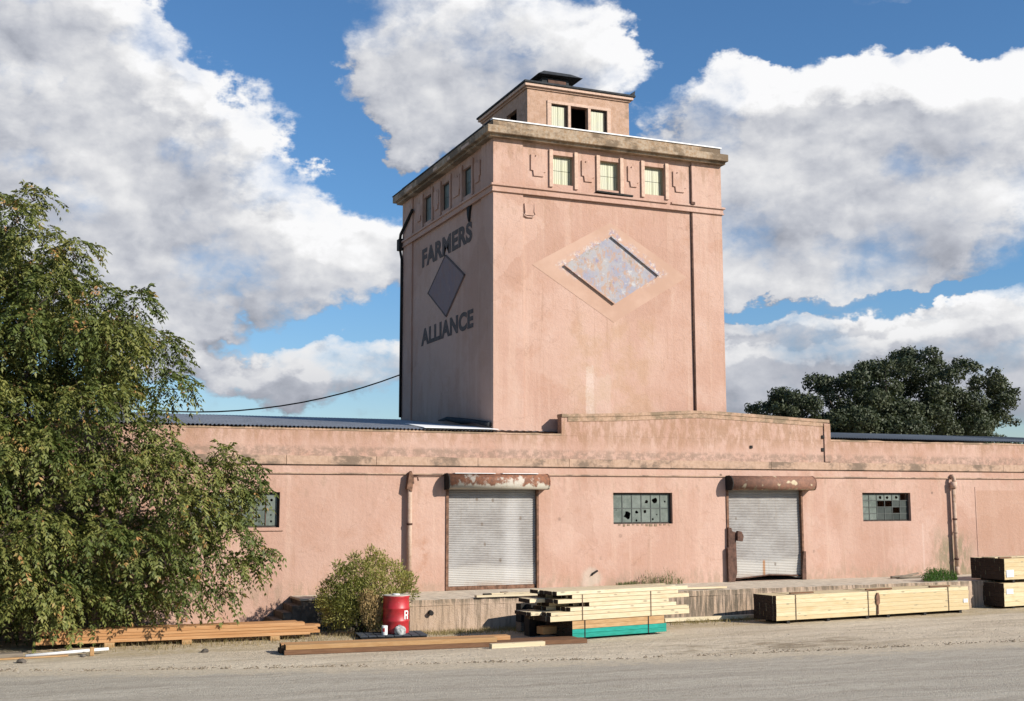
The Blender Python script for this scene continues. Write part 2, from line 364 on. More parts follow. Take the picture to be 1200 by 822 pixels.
def yglass(n):
    p = n.pos(); w = n.add('ShaderNodeTexWave', wave_type='BANDS', bands_direction='X'); n.put(w.inputs[0], p); w.inputs['Scale'].default_value = 5.2; w.inputs['Distortion'].default_value = 1.5
    c = n.mix(n.rng(w.outputs[1], .2, .8), (.33, .34, .19), (.60, .59, .40))
    return {'Base Color': n.mix(n.rng(n.noise(p, 4, 4), .4, .65, 0.0, .5), c, (.42, .42, .33))}
YGLASS = mat('yellowed_fibreglass', yglass, .45, .4)
BLACK = mat('unlit_interior_black', flat((.012, .011, .010), .9, .2))
PAINT = mat('faded_black_lettering', lambda n: n.mix(n.rng(n.noise(n.pos(), 7, 6, .7), .45, .7, 0.0, .5), (.10, .078, .07), (.23, .16, .13)))
def diam(dark):
    def fn(n):
        p = n.pos(); a = n.noise(p, 1.6, 6, .7); b = n.noise(n.scale(p, (1.5, 1.5, 1)), 3.2, 7, .78); d = n.noise(n.vmath('ADD', p, (7, 3, 1)), 4.5, 7, .78)
        c = n.mix(n.rng(a, .38, .62), (.34, .34, .42), (.44, .42, .42))
        c = n.mix(n.rng(b, .47, .58, 0.0, .85), c, (.50, .315, .22))
        c = n.mix(n.rng(d, .55, .66, 0.0, .8), c, (.60, .59, .58))
        c = n.mix(n.rng(n.noise(n.vmath('ADD', p, (1, 9, 4)), 4, 6, .75), .57, .68, 0.0, .7), c, (.24, .23, .37))
        c = n.mix(n.rng(n.noise(n.vmath('ADD', p, (4, 2, 9)), 6, 6, .75), .57, .66, 0.0, .6), c, (.30, .24, .15))
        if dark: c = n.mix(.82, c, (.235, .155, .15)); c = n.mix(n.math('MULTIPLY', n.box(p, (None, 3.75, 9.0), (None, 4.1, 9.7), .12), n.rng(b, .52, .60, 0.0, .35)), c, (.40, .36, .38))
        return {'Base Color': c, 'Normal': n.bump(b, .4, .01)}
    return fn
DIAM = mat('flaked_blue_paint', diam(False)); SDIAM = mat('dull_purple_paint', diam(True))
def halo(n):
    p = n.pos(); b = n.noise(p, 6, 7, .75)
    c = n.mix(n.rng(n.noise(p, 1.2, 4), .35, .65), (.53, .335, .245), (.60, .395, .298))
    d = n.vmath('SUBTRACT', p, (15.55, 0, 9.42)); x, y, z = n.sep(d)
    s_ = n.math('ADD', n.math('MULTIPLY', n.math('ABSOLUTE', x), .66), n.math('ABSOLUTE', z))
    near = n.rng(s_, .95, 1.28, 1.0, 0.0); upm = n.rng(z, -.75, .1)
    m = n.math('MULTIPLY', n.math('MULTIPLY', near, upm), n.rng(b, .47, .57))
    c = n.mix(n.math('MULTIPLY', m, .9), c, n.mix(n.rng(n.noise(p, 9, 4, .6), .45, .55), (.33, .31, .42), (.74, .72, .68)))
    return c
HALO = mat('pale_diamond_stucco', halo)
def concfn(n):
    p = n.pos(); a = n.noise(p, 1.4, 6, .65); st = n.noise(n.scale(p, (6, 2, .45)), 2.2, 5, .7); f = n.noise(p, 22, 5, .7); z = n.sep(p)[2]
    c = n.mix(n.rng(a, .35, .65), (.50, .36, .25), (.58, .43, .32))
    c = n.mix(n.rng(st, .44, .64, 0.0, .75), c, (.22, .165, .11))
    c = n.mix(n.math('MULTIPLY', n.box(p, (14.8, None, 0), (18.2, None, .7), .6), n.rng(st, .36, .56, 0.0, .85)), c, (.13, .105, .075))
    c = n.mix(n.rng(f, .6, .75, 0.0, .4), c, (.55, .47, .38))
    c = n.mix(n.math('MULTIPLY', n.rng(z, .60, .70), n.rng(st, .40, .55, 0.0, .6)), c, (.16, .13, .09))
    return {'Base Color': c, 'Normal': n.bump(n.math('ADD', a, f), .6, .03)}
CONC = mat('dock_concrete', concfn); CONCTOP = mat('dock_top_concrete', flat((.62, .53, .41), .9, .2, 4))
STEPC = mat('shade_toned_step_concrete', flat((.13, .11, .09), .9, .4, 5))  # the bush's shade on the steps is put into this dark colour; stones share it
def woodfn(c1, c2, knots=True, ends=None, sc=1.0):
    def fn(n):
        p = n.pos(); r = n.objrand(); off = n.comb(n.math('MULTIPLY', r, 37.0), n.math('MULTIPLY', r, 11.0), n.math('MULTIPLY', r, 23.0))
        q = n.vmath('ADD', p, off)
        g = n.noise(n.scale(q, (.6, 14, 14)), 2.0*sc, 4, .6); 
        c = n.mix(n.rng(g, .35, .65), c1, c2)
        c = n.mix(n.math('MULTIPLY', r, .45), c, tuple(x*k_ for x, k_ in zip(c1, (.80, .68, .52)))); c = n.mix(n.rng(n.noise(n.scale(q, (.8, 3, 3)), 1.4, 4, .6), .56, .70, 0.0, .35), c, tuple(x*k_ for x, k_ in zip(c1, (.78, .62, .45))))
        if knots:
            k = n.voro(n.scale(q, (1.6, 5, 5)), 1.5); c = n.mix(n.rng(k, .10, .20, .8, 0.0), c, tuple(x*.42 for x in c2))
        return {'Base Color': c, 'Normal': n.bump(g, .15, .004)}
    return fn
PINE = mat('pale_pine', woodfn((.70, .58, .38), (.78, .68, .48)), .7)
PINE2 = mat('yellow_pine', woodfn((.66, .53, .31), (.74, .63, .41)), .7)
CEDAR = mat('orange_cedar', woodfn((.50, .25, .10), (.60, .34, .16), False), .7)
BROWNW = mat('brown_timber', woodfn((.17, .085, .045), (.24, .13, .07), False), .8)
TANW = mat('tan_timber', woodfn((.46, .27, .12), (.56, .36, .18), False), .75)
TEAL = mat('teal_painted_timber', woodfn((.005, .27, .21), (.01, .36, .29), False), .7)
BLACKW = mat('charred_timber', flat((.022, .02, .018), .9, .4))
ENDGR = mat('shade_toned_end_grain', woodfn((.045, .03, .022), (.07, .045, .032), False), .9)  # end grain coloured near black to carry the shade on the bundle ends
GREYW = mat('weathered_board', woodfn((.20, .16, .12), (.30, .25, .19), False), .85)
STRAP = mat('steel_strap', flat((.16, .11, .07), .5, .2)); STICKER = mat('white_tag', flat((.85, .85, .85), .6, .03))
def barrelfn(n):
    p = n.pos(); a = n.noise(p, 5, 6, .7)
    c = n.mix(n.rng(a, .4, .7), (.50, .022, .03), (.36, .02, .022)); c = n.mix(n.rng(n.noise(p, 9, 7, .8), .56, .66, 0.0, .75), c, (.20, .06, .04)); c = n.mix(n.rng(n.noise(n.vmath('ADD', p, (3, 1, 2)), 14, 6, .8), .62, .68, 0.0, .6), c, (.55, .30, .26))
    return {'Base Color': c}
RED = mat('red_barrel_paint', barrelfn, .45, .5); WPAINT = mat('white_paint', flat((.80, .79, .77), .6, .05))
BAG = mat('crumpled_grey_bag', flat((.45, .46, .44), .5, .5, 12))
def bark(n):
    p = n.pos(); a = n.noise(n.scale(p, (6, 6, 1.2)), 4, 6, .7); return {'Base Color': n.mix(n.rng(a, .35, .65), (.05, .038, .028), (.13, .10, .075)), 'Normal': n.bump(a, .8, .03)}
BARK = mat('bark', bark)
def leaves(cols, red=None, redamt=.06, patch=.8, trans=.25):
    def fn(n):
        r = n.island(); p = n.pos(); a = n.noise(p, patch, 3, .5)
        c = n.mix(r, cols[0], cols[1]); c = n.mix(n.rng(a, .42, .62), c, n.mix(r, cols[1], cols[2]))
        if red: 
            b = n.noise(n.vmath('ADD', p, (3, 5, 7)), 2.2, 3, .5)
            c = n.mix(n.math('MULTIPLY', n.rng(b, .60, .68), n.rng(r, .25, .6, 0.0, .85)), c, red)
        return {'Base Color': c}
    return fn
def leafmat(name, *a, trans=.3, **k):
    m = mat(name, leaves(*a, **k), .6, .3); n = N(m.node_tree); b = [x for x in n.n if x.type == 'BSDF_PRINCIPLED'][0]; o = [x for x in n.n if x.type == 'OUTPUT_MATERIAL'][0]
    t = n.add('ShaderNodeBsdfTranslucent'); src = b.inputs['Base Color'].links[0].from_socket
    n.l.new(n.vmath('MULTIPLY', src, (1.3, 1.5, .6)), t.inputs[0]); mx = n.add('ShaderNodeMixShader'); mx.inputs[0].default_value = trans
    n.l.new(b.outputs[0], mx.inputs[1]); n.l.new(t.outputs[0], mx.inputs[2]); n.l.new(mx.outputs[0], o.inputs[0]); return m
LEAF = leafmat('pistache_leaf', [(.062, .090, .018), (.125, .150, .032), (.255, .245, .065)], red=(.52, .25, .10), trans=.11)
OAKL = leafmat('oak_leaf', [(.035, .050, .022), (.065, .080, .038), (.105, .120, .065)], trans=.12)
BUSHL = leafmat('bush_leaf', [(.15, .17, .04), (.31, .30, .085), (.44, .39, .13)], red=(.40, .27, .12))
DRYL = leafmat('dry_grass', [(.30, .23, .11), (.40, .31, .16), (.24, .20, .09)])
WEEDL = leafmat('weed_leaf', [(.12, .15, .06), (.18, .20, .09), (.22, .22, .11)])
GREENL = leafmat('fresh_weed_leaf', [(.06, .14, .03), (.09, .19, .04), (.13, .22, .06)])
# ------------------------------------------------------------------ ground, road
def groundfn(n):
    p = n.pos(); big = n.noise(n.scale(p, (.35, 1, 1)), .8, 6, .65); fine = n.noise(p, 26, 4, .75); mid = n.noise(p, 5, 7, .75); grit = n.noise(p, 12, 5, .8)
    q = n.vmath('ADD', p, n.scale(n.noise(p, .7, 3, out=1), (.8, .7, 0)))
    tr = n.noise(n.scale(q, (.16, 2.0, 1)), 1.7, 6, .7)
    c = n.mix(n.rng(big, .35, .65), (.54, .46, .35), (.66, .575, .45))
    c = n.mix(n.rng(grit, .52, .68, 0.0, .6), c, (.37, .305, .22)); c = n.mix(n.rng(grit, .28, .42, .6, 0.0), c, (.80, .72, .59))
    c = n.mix(n.rng(fine, .54, .7, 0.0, .6), c, (.33, .27, .20))
    c = n.mix(n.math('MULTIPLY', n.rng(mid, .54, .66), .6), c, (.40, .33, .235))
    c = n.mix(n.math('MULTIPLY', n.rng(tr, .50, .62), .6), c, (.38, .32, .235))
    dk = n.box(p, (13.4, -8.1, None), (18.4, -6.7, None), 1.4, n.scale(n.noise(p, 1.2, 4, out=1), (2.0, .8, 0)))
    c = n.mix(n.math('MULTIPLY', dk, n.rng(n.noise(n.scale(p, (.6, 1.6, 1)), 1.6, 7, .7), .42, .62, 0.0, .85)), c, (.22, .17, .105))
    gr = n.box(p, (None, -3.6, None), (None, 2, None), .9, n.scale(n.noise(p, 1.3, 4, out=1), (.5, .9, 0)))
    c = n.mix(n.math('MULTIPLY', gr, n.rng(mid, .35, .6, .2, .8)), c, (.42, .33, .19))
    return {'Base Color': n.vmath('MULTIPLY', c, (1.30, 1.27, 1.22)), 'Normal': n.bump(n.math('ADD', n.math('ADD', fine, grit), n.math('MULTIPLY', mid, 2.0)), .8, .04)}
GROUND = mat('gravel_ground', groundfn, .95)
def roadfn(n):
    p = n.pos(); q = n.vmath('ADD', p, n.scale(n.noise(p, .35, 4, out=1), (1.5, 1.6, 0)))
    tr = n.noise(n.scale(q, (.09, 1.7, 1)), 1.4, 7, .72); fine = n.noise(p, 30, 4, .75); mid = n.noise(p, 2.6, 7, .75); grit = n.noise(p, 11, 5, .8)
    c = n.mix(n.rng(tr, .38, .62), (.36, .325, .27), (.44, .40, .335))
    c = n.mix(n.rng(n.noise(n.scale(q, (.13, 3.4, 1)), 2.4, 6, .7), .50, .62, 0.0, .4), c, (.53, .485, .41))
    c = n.mix(n.rng(mid, .50, .66, 0.0, .5), c, (.285, .25, .195)); c = n.mix(n.rng(grit, .52, .66, 0.0, .45), c, (.25, .225, .185)); c = n.mix(n.rng(grit, .30, .42, .5, 0.0), c, (.60, .55, .46))
    c = n.mix(n.rng(fine, .55, .7, 0.0, .5), c, (.20, .18, .145))
    y = n.sep(q)[1]; w = n.add('ShaderNodeTexWave', wave_type='BANDS', bands_direction='Y'); n.put(w.inputs[0], n.vmath('ADD', q, n.comb(0.0, n.math('MULTIPLY', n.sep(p)[0], .16), 0.0))); w.inputs['Scale'].default_value = .28; w.inputs['Distortion'].default_value = 2.5; w.inputs['Detail'].default_value = 4
    c = n.mix(n.rng(w.outputs[1], .84, .97, 0.0, .22), c, (.24, .21, .17))
    da = n.add('ShaderNodeAttribute', attribute_name='dust').outputs['Fac']
    dm = n.rng(n.math('ADD', da, n.math('MULTIPLY', n.math('SUBTRACT', mid, .5), 1.6)), .35, .85)
    c = n.mix(dm, c, n.mix(n.rng(grit, .4, .6), (.56, .485, .375), (.44, .375, .285)))
    return {'Base Color': n.vmath('MULTIPLY', c, (1.27, 1.24, 1.18)), 'Normal': n.bump(n.math('ADD', n.math('ADD', fine, grit), n.math('MULTIPLY', tr, 2.0)), .7, .03)}
ROAD = mat('dusty_asphalt', roadfn, .95)
EDGE = [(-60, 2.0), (-12, -2.0), (-4, -4.2), (.17, -5.45), (3, -6.4), (5.8, -7.25), (9, -7.95), (12.3, -8.5), (16, -8.9), (20.2, -9.2), (30, -9.4), (50, -9.6), (120, -10)]
def edge_y(x): return float(np.interp(x, [e[0] for e in EDGE], [e[1] for e in EDGE]))
def hsh(x, y): return math.sin(x*3.1+1.7*math.sin(y*2.3))*math.sin(y*4.3+1.1*math.sin(x*1.9))*.5+math.sin(x*9.7+y*3)*math.sin(y*11.3-x*2)*.25
g = M(); xs = [-400, -60]+[-8+i*.2 for i in range(241)]+[60, 120, 500]; ys = [-200, -40]+[-16+i*.2 for i in range(76)]+[0, 4, 100, 700]
for y in ys:
    for x in xs:
        e = edge_y(x); m = max(0, min(1, (y-e-.15)/.5))*max(0, min(1, (-5.6-y)/.5)) if -8 <= x <= 40 else 0
        g.v.append((x, y, m*(.02+.025*hsh(x*.7, y))))
nx = len(xs)
for j in range(len(ys)-1):
    for i in range(nx-1): g.f.append((j*nx+i, j*nx+i+1, (j+1)*nx+i+1, (j+1)*nx+i)); g.m.append(0); g.sm.append(True)
o = g.build('ground', GROUND); o['kind'] = 'structure'
r_ = M(); xs2 = [-60+i*.35 for i in range(515)]; k = len(xs2)
for i, x in enumerate(xs2): r_.v.append((x, edge_y(x)+.16*hsh(x*.55, 3)+.06*hsh(x*2.3, 1), .006))
edge0 = [v[1] for v in r_.v]
for dd in (.35, .9, 1.9): r_.v += [(x, e0-dd-.1*hsh(x, dd), .006) for x, e0 in zip(xs2, edge0)]
r_.v += [(x, -60, .006) for x in xs2]
for q in range(4):
    for i in range(k-1): r_.f.append((q*k+i, q*k+i+1, (q+1)*k+i+1, (q+1)*k+i)); r_.m.append(0); r_.sm.append(False)
o = r_.build('road', ROAD); o['kind'] = 'structure'
at = o.data.attributes.new('dust', 'FLOAT', 'POINT')
for v_, d_ in zip(o.data.vertices, at.data):
    wx, wy = v_.co.x+o.location.x, v_.co.y+o.location.y; d_.value = max(0.0, min(1.0, 1-(edge_y(wx)-wy)/1.7))   # dirt carried onto the asphalt by wheels
# loose stones and straw on the apron
def scatter_mesh(name, m, verts, faces, label, cat):
    me = bpy.data.meshes.new(name); me.from_pydata(verts, [], faces); me.materials.append(m); ob = place(name, me, (0, 0, 0)); ob['kind'] = 'stuff'; tag(ob, label, cat); return ob
V, Fc = [], []
for i in range(2600):
    x = RNG.uniform(-1, 30); e = edge_y(x); y = e+abs(RNG.normal(0, 1.6))-.5*RNG.random() if RNG.random() < .7 else RNG.uniform(e, -3.0)
    if y > -2.6: continue
    s_ = RNG.uniform(.006, .016)*(1.6 if RNG.random() < .05 else 1); h = s_*.6; k = len(V)
    zb = .02 if y < -5.6 else 0.0
    for a in range(4):
        an = a*1.57+RNG.random(); V.append((x+s_*math.cos(an), y+s_*math.sin(an), zb-.006))
    V.append((x+RNG.normal(0, .003), y, zb+h)); Fc += [(k, k+1, k+4), (k+1, k+2, k+4), (k+2, k+3, k+4), (k+3, k, k+4)]
scatter_mesh('gravel', mat('loose_stones', lambda n: n.mix(n.island(), (.26, .22, .17), (.52, .46, .38)), .9), V, Fc, 'loose pale gravel scattered over the dirt apron', 'gravel')
V, Fc = [], []
for i in range(1500):
    x = RNG.uniform(-.5, 26); 
    if hsh(x*.9, 5) < -.05 and RNG.random() < .75: continue
    y = edge_y(x)+.16*hsh(x*.55, 3)+abs(RNG.normal(.05, .16)); s_ = RNG.uniform(.012, .035); k = len(V)
    for a in range(5):
        an = a*1.257+RNG.random()*.5; V.append((x+s_*1.5*math.cos(an), y+s_*math.sin(an), -.004))
    V.append((x, y, s_*.9)); Fc += [(k+a, k+(a+1) % 5, k+5) for a in range(5)]
scatter_mesh('soil_clods', mat('dark_soil', lambda n: n.mix(n.island(), (.15, .115, .075), (.34, .28, .20)), .95), V, Fc, 'dark soil clods strewn along the edge of the road', 'soil')
def blades(name, m, pts, h0, h1, w, label, cat, lean=.35, kind='stuff'):
    V, Fc = [], []
    for x, y, z in pts:
        h = RNG.uniform(h0, h1); a = RNG.uniform(0, 6.28); dx, dy = math.cos(a)*w, math.sin(a)*w; lx, ly = RNG.normal(0, lean)*h, RNG.normal(0, lean)*h; k = len(V)
        V += [(x-dx, y-dy, z), (x+dx, y+dy, z), (x+dx*.6+lx*.4, y+dy*.6+ly*.4, z+h*.6), (x-dx*.6+lx*.4, y-dy*.6+ly*.4, z+h*.6), (x+lx, y+ly, z+h)]
        Fc += [(k, k+1, k+2, k+3), (k+3, k+2, k+4)]
    ob = scatter_mesh(name, m, V, Fc, label, cat)
    return ob
pts = []
for i in range(9000):
    x = RNG.uniform(2, 18); y = -2.45-abs(RNG.normal(0, .35)) if x > 8.7 else RNG.uniform(-3.3, -.1)
    if hsh(x*1.3, y*2) > -.15 or y > -2.7: pts.append((x, y, 0))
blades('dry_grass', DRYL, pts, .03, .13, .006, 'straw-coloured dry grass along the foot of the loading dock', 'grass')
# ------------------------------------------------------------------ warehouse
WH = thing('warehouse', (14, 0, 0), 'long low pink stucco warehouse with two roller shutters', 'warehouse')
def wall_holes(name, m, parent, axis, a0, a1, z0, z1, d0, d1, holes):
    """wall in the plane of axis ('x' = runs along x) from a0..a1, thickness d0..d1; holes (a0,a1,z0,z1)"""
    A = sorted(set([a0, a1]+[h[0] for h in holes]+[h[1] for h in holes])); Z = sorted(set([z0, z1]+[h[2] for h in holes]+[h[3] for h in holes]))
    mm = M(); solid = {}
    for i in range(len(A)-1):
        for j in range(len(Z)-1):
            ca, cz = (A[i]+A[i+1])/2, (Z[j]+Z[j+1])/2
            solid[i, j] = not any(h[0] < ca < h[1] and h[2] < cz < h[3] for h in holes)
    def P(a, d, z): return (a, d, z) if axis == 'x' else (d, a, z)
    for (i, j), s_ in solid.items():
        if not s_: continue
        a, b, c, d = A[i], A[i+1], Z[j], Z[j+1]
        mm.face([P(a, d0, c), P(b, d0, c), P(b, d0, d), P(a, d0, d)]); mm.face([P(b, d1, c), P(a, d1, c), P(a, d1, d), P(b, d1, d)])
        if not solid.get((i-1, j)): mm.face([P(a, d0, c), P(a, d0, d), P(a, d1, d), P(a, d1, c)])
        if not solid.get((i+1, j)): mm.face([P(b, d0, c), P(b, d1, c), P(b, d1, d), P(b, d0, d)])
        if not solid.get((i, j-1)): mm.face([P(a, d0, c), P(a, d1, c), P(b, d1, c), P(b, d0, c)])
        if not solid.get((i, j+1)): mm.face([P(a, d0, d), P(b, d0, d), P(b, d1, d), P(a, d1, d)])
    return mm.build(name, m, parent)
XL, XR = -9.0, 38.0
WIN = [(3.9, 6.23, 2.37, 3.21), (15.24, 17.07, 2.37, 3.21), (23.54, 25.33, 2.38, 3.22)]
DR = [(10.46, 13.03, .752, 3.5), (18.80, 21.38, .752, 3.5)]
wall_holes('front_wall', PINK, WH, 'x', XL, XR, 0, 4.72, 0, .25, WIN+DR)
box('end_wall', PINK, WH, XL, XL+.25, .25, 17, 0, 4.6); box('end_wall', PINK, WH, XR-.25, XR, .25, 17, 0, 4.6); box('back_wall', PINK, WH, XL, XR, 17, 17.25, 0, 4.6)
box('floor_slab', CONCTOP, WH, XL+.26, XR-.26, .26, 16.99, .55, .74)
# parapet coping strips, uneven
def ragged_strip(name, m, parent, x0, x1, y0, y1, zb, zt, amp=.012, step=.25, zf=None):
    mm = M(); n = int((x1-x0)/step); xs = [x0+(x1-x0)*i/n for i in range(n+1)]
    top = [(zt if zf is None else zf(x)+zt)+random.uniform(-amp, amp) for x in xs]; bot = [(zb if zf is None else zf(x)+zb) for x in xs]
    k = 0
    for i, x in enumerate(xs): mm.v += [(x, y0, bot[i]), (x, y0, top[i]), (x, y1, top[i]), (x, y1, bot[i])]
    for i in range(n):
        a, b = i*4, i*4+4
        for q in range(4): mm.f.append((a+q, b+q, b+(q+1) % 4, a+(q+1) % 4)); mm.m.append(0); mm.sm.append(False)
    mm.f += [(0, 1, 2, 3), (n*4+3, n*4+2, n*4+1, n*4)]; mm.m += [0, 0]; mm.sm += [False, False]
    return mm.build(name, m, parent)
ragged_strip('parapet_coping', COPE, WH, XL, 13.715, -.012, .262, 4.72, 4.765); ragged_strip('parapet_coping', COPE, WH, 22.42, XR, -.012, .262, 4.72, 4.765)
def raised_z(x): return float(np.interp(x, [13.72, 15.5, 17.6, 18.1, 20, 22.4], [5.21, 5.27, 5.40, 5.42, 5.35, 5.26]))
mm = M(); xs = [13.72, 14.5, 15.5, 16.5, 17.6, 18.1, 19, 20, 21, 22.4]
mm.prism([(x, raised_z(x)-.0) for x in xs]+[(22.4, 4.722), (13.72, 4.722)], 'y', 0.0, .25).build('raised_parapet', PINK, WH)
ragged_strip('parapet_coping', COPE, WH, 13.72, 22.42, -.03, .28, 0.0, .085, .006, .3, raised_z)
# worn band under the raised coping
ragged_strip('coping_band', COPE, WH, 13.9, 22.2, -.014, -.001, -.12, -.004, .003, .3, raised_z)
box('parapet_pier', PINK, WH, 22.22, 22.44, -.035, -.002, 4.12, 5.235)
box('parapet_pier', BLACKW, WH, 22.12, 22.2, -.03, -.001, 4.42, 4.52); box('wall_bracket', BLACKW, WH, 22.14, 22.22, -.04, -.001, 4.80, 4.89); box('wall_bracket', BLACKW, WH, 19.64, 19.72, -.03, -.001, 4.47, 4.55)
# cornice band in cast lengths with open joints; fascia below
x = XL
seg = [XL, -3, 1.2, 4.1, 6.35, 8.6, 11.3, 13.9, 17.0, 20.3, 22.7, 25.9, 29.0, 33, XR]
for a, b in zip(seg[:-1], seg[1:]):
    ragged_strip('cornice_block', CORN, WH, a+.006, b-.006, -.085, -.001, 3.885, 4.095, .008, .2)
box('cornice_backing', CORN, WH, XL, XR, -.045, -.001, 3.86, 4.07)
box('fascia', PINK, WH, XL, XR, -.028, -.001, 3.67, 3.859)
box('fascia_bead', CORN, WH, XL, XR, -.045, -.029, 3.655, 3.685)
for jx in (27.86, 4.4): box('expansion_joint', PINK, WH, jx, jx+.05, -.012, -.001, .78, 3.4)
# corrugated roofs
def corrugated(name, m, x0, x1, pts, pitch=.0762, amp=.012, per=6):
    n = int((x1-x0)/pitch*per); mm = M(); L = len(pts)
    for i in range(n+1):
        x = x0+(x1-x0)*i/n; dz = amp*math.sin(2*math.pi*(x-x0)/pitch)
        for y, z in pts: mm.v.append((x, y, z+dz))
    for i in range(n):
        for j in range(L-1): mm.f.append((i*L+j, (i+1)*L+j, (i+1)*L+j+1, i*L+j+1)); mm.m.append(0); mm.sm.append(True)
    return mm
RP = [(-.06, 4.80), (8.4, 5.63), (17.3, 4.8)]
corrugated('roof', ZINC, XL, 11.9, RP, per=5, pitch=.1, amp=.018).build('roof', ZINC, WH)
corrugated('roof', RROOF, 22.46, XR, [(.3, 4.85), (8.4, 5.56), (17.3, 4.8)], per=5, pitch=.1, amp=.016).build('roof', RROOF, WH)
corrugated('roof', RROOF, 11.9, 22.44, [(.27, 4.83), (8.4, 5.63), (17.3, 4.8)], per=4, pitch=.2).build('roof', RROOF, WH)
mm = M(); mm.prism([(9.85, -.07), (11.88, -.07), (11.88, 2.0), (10.35, 3.1)], 'z', 0, .012)
mm.v = [(x, y, z+4.835+.098*(y+.06)) for x, y, z in mm.v]; mm.build('roof_flashing', WHITEMETAL, WH)
mm = M(); mm.tube([(11.86, .5, 5.0), (11.80, 1.6, 5.16), (11.86, 2.6, 5.22), (11.82, 3.7, 5.36), (11.88, 4.6, 5.36)], [.07, .05, .09, .06, .02], 7); mm.build('roof_sealant', TAR, WH)
# windows of the warehouse
def pane_mesh(w, h, holes):
    bm = bmesh.new(); loops = [[(0, 0), (w, 0), (w, h), (0, h)]]+holes; es = []
    for lp in loops:
        vs = [bm.verts.new((x, 0, z)) for x, z in lp]; es += [bm.edges.new((vs[i], vs[(i+1) % len(vs)])) for i in range(len(vs))]
    bmesh.ops.triangle_fill(bm, edges=es, use_beauty=True)
    r = bmesh.ops.extrude_face_region(bm, geom=bm.faces[:]); bmesh.ops.translate(bm, verts=[v for v in r['geom'] if isinstance(v, bmesh.types.BMVert)], vec=(0, .005, 0))
    bmesh.ops.recalc_face_normals(bm, faces=bm.faces)
    me = bpy.data.meshes.new('pane'); bm.to_mesh(me); bm.free(); return me
def hole(cx, cz, r, n=9, seed=0):
    rr = random.Random(seed); return [(cx+r*rr.uniform(.6, 1.15)*math.cos(6.283*i/n), cz+r*rr.uniform(.6, 1.15)*math.sin(6.283*i/n)) for i in range(n)]
def wh_window(x0, x1, z0, z1, cols, rows, broken, glass, label, dark=()):
    y = .11; fr = M(); t = .035
    fr.box(x0, x1, y-.02, y+.03, z1-t, z1); fr.box(x0, x1, y-.02, y+.03, z0, z0+t); fr.box(x0, x0+t, y-.02, y+.03, z0+t, z1-t); fr.box(x1-t, x1, y-.02, y+.03, z0+t, z1-t)
    f = fr.build('window', DARKWOOD, WH); f['label'] = label
    gx0, gx1, gz0, gz1 = x0+t, x1-t, z0+t, z1-t; w = (gx1-gx0)/cols; h = (gz1-gz0)/rows; base = None
    for i in range(1, cols): box('muntin', RUST if cols > 6 else GLASS_BAR, f, gx0+i*w-.009, gx0+i*w+.009, y-.012, y+.02, gz0, gz1)
    for j in range(1, rows): box('muntin', GLASS_BAR, f, gx0, gx1, y-.010, y+.018, gz0+j*h-.009, gz0+j*h+.009)
    for i in range(cols):
        for j in range(rows):
            if broken.get((i, j)) == 'gone': continue
            hs = broken.get((i, j))
            if hs: me = pane_mesh(w-.02, h-.02, hs); me.materials.append(glass)
            else:
                if base is None or (i, j) in dark: me = pane_mesh(w-.02, h-.02, []); me.materials.append(DGLASS if (i, j) in dark else glass)
                if (i, j) not in dark:
                    if base is None: base = me
                    me = base
            place('pane', me, (gx0+i*w+.01, y+.002, gz0+j*h+.01), f)
    return f
GLASS_BAR = mat('grey_muntin', flat((.12, .13, .12), .7, .2))
W2, H2 = .27, .36
wh_window(*WIN[1], 6, 2, {(1, 0): [hole(.15, .19, .12, 9, 1)], (2, 0): [hole(.14, .27, .055, 7, 2), hole(.13, .05, .04, 6, 12)], (3, 0): [hole(.10, .29, .06, 7, 3)], (3, 1): [hole(.16, .17, .07, 5, 4)],
    (4, 1): [hole(.12, .19, .085, 10, 5)], (4, 0): [hole(.05, .08, .035, 6, 6), hole(.18, .2, .03, 5, 16)], (5, 1): [hole(.14, .17, .04, 7, 7)], (0, 0): [hole(.10, .33, .02, 6, 8)]}, GLASS, 'broken window with holes punched in its frosted panes')
wh_window(*WIN[0], 8, 2, {(7, 1): [hole(.13, .22, .04, 7, 9)], (7, 0): [hole(.13, .10, .03, 7, 10), hole(.12, .25, .025, 6, 11)], (6, 0): [hole(.12, .2, .04, 6, 13)]}, GLASS, 'small-paned window half hidden by the leafy tree')
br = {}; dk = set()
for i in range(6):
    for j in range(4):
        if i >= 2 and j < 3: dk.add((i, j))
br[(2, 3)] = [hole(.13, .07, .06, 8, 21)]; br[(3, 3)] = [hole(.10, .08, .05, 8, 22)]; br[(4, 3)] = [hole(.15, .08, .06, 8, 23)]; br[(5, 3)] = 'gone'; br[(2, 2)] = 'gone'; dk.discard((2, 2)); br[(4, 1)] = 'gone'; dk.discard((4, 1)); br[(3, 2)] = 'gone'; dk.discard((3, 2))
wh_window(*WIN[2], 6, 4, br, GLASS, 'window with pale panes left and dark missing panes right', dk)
box('window_sill', PINK, WH, 3.8, 6.33, -.035, -.001, 2.29, 2.345, .006)
mm = M()
for i in range(12): mm.box(15.35+i*.14+random.uniform(0, .05), 15.45+i*.14, -.012, -.001, 2.30+random.uniform(0, .05), 2.366)
mm.build('sill_mortar', COPE, WH)
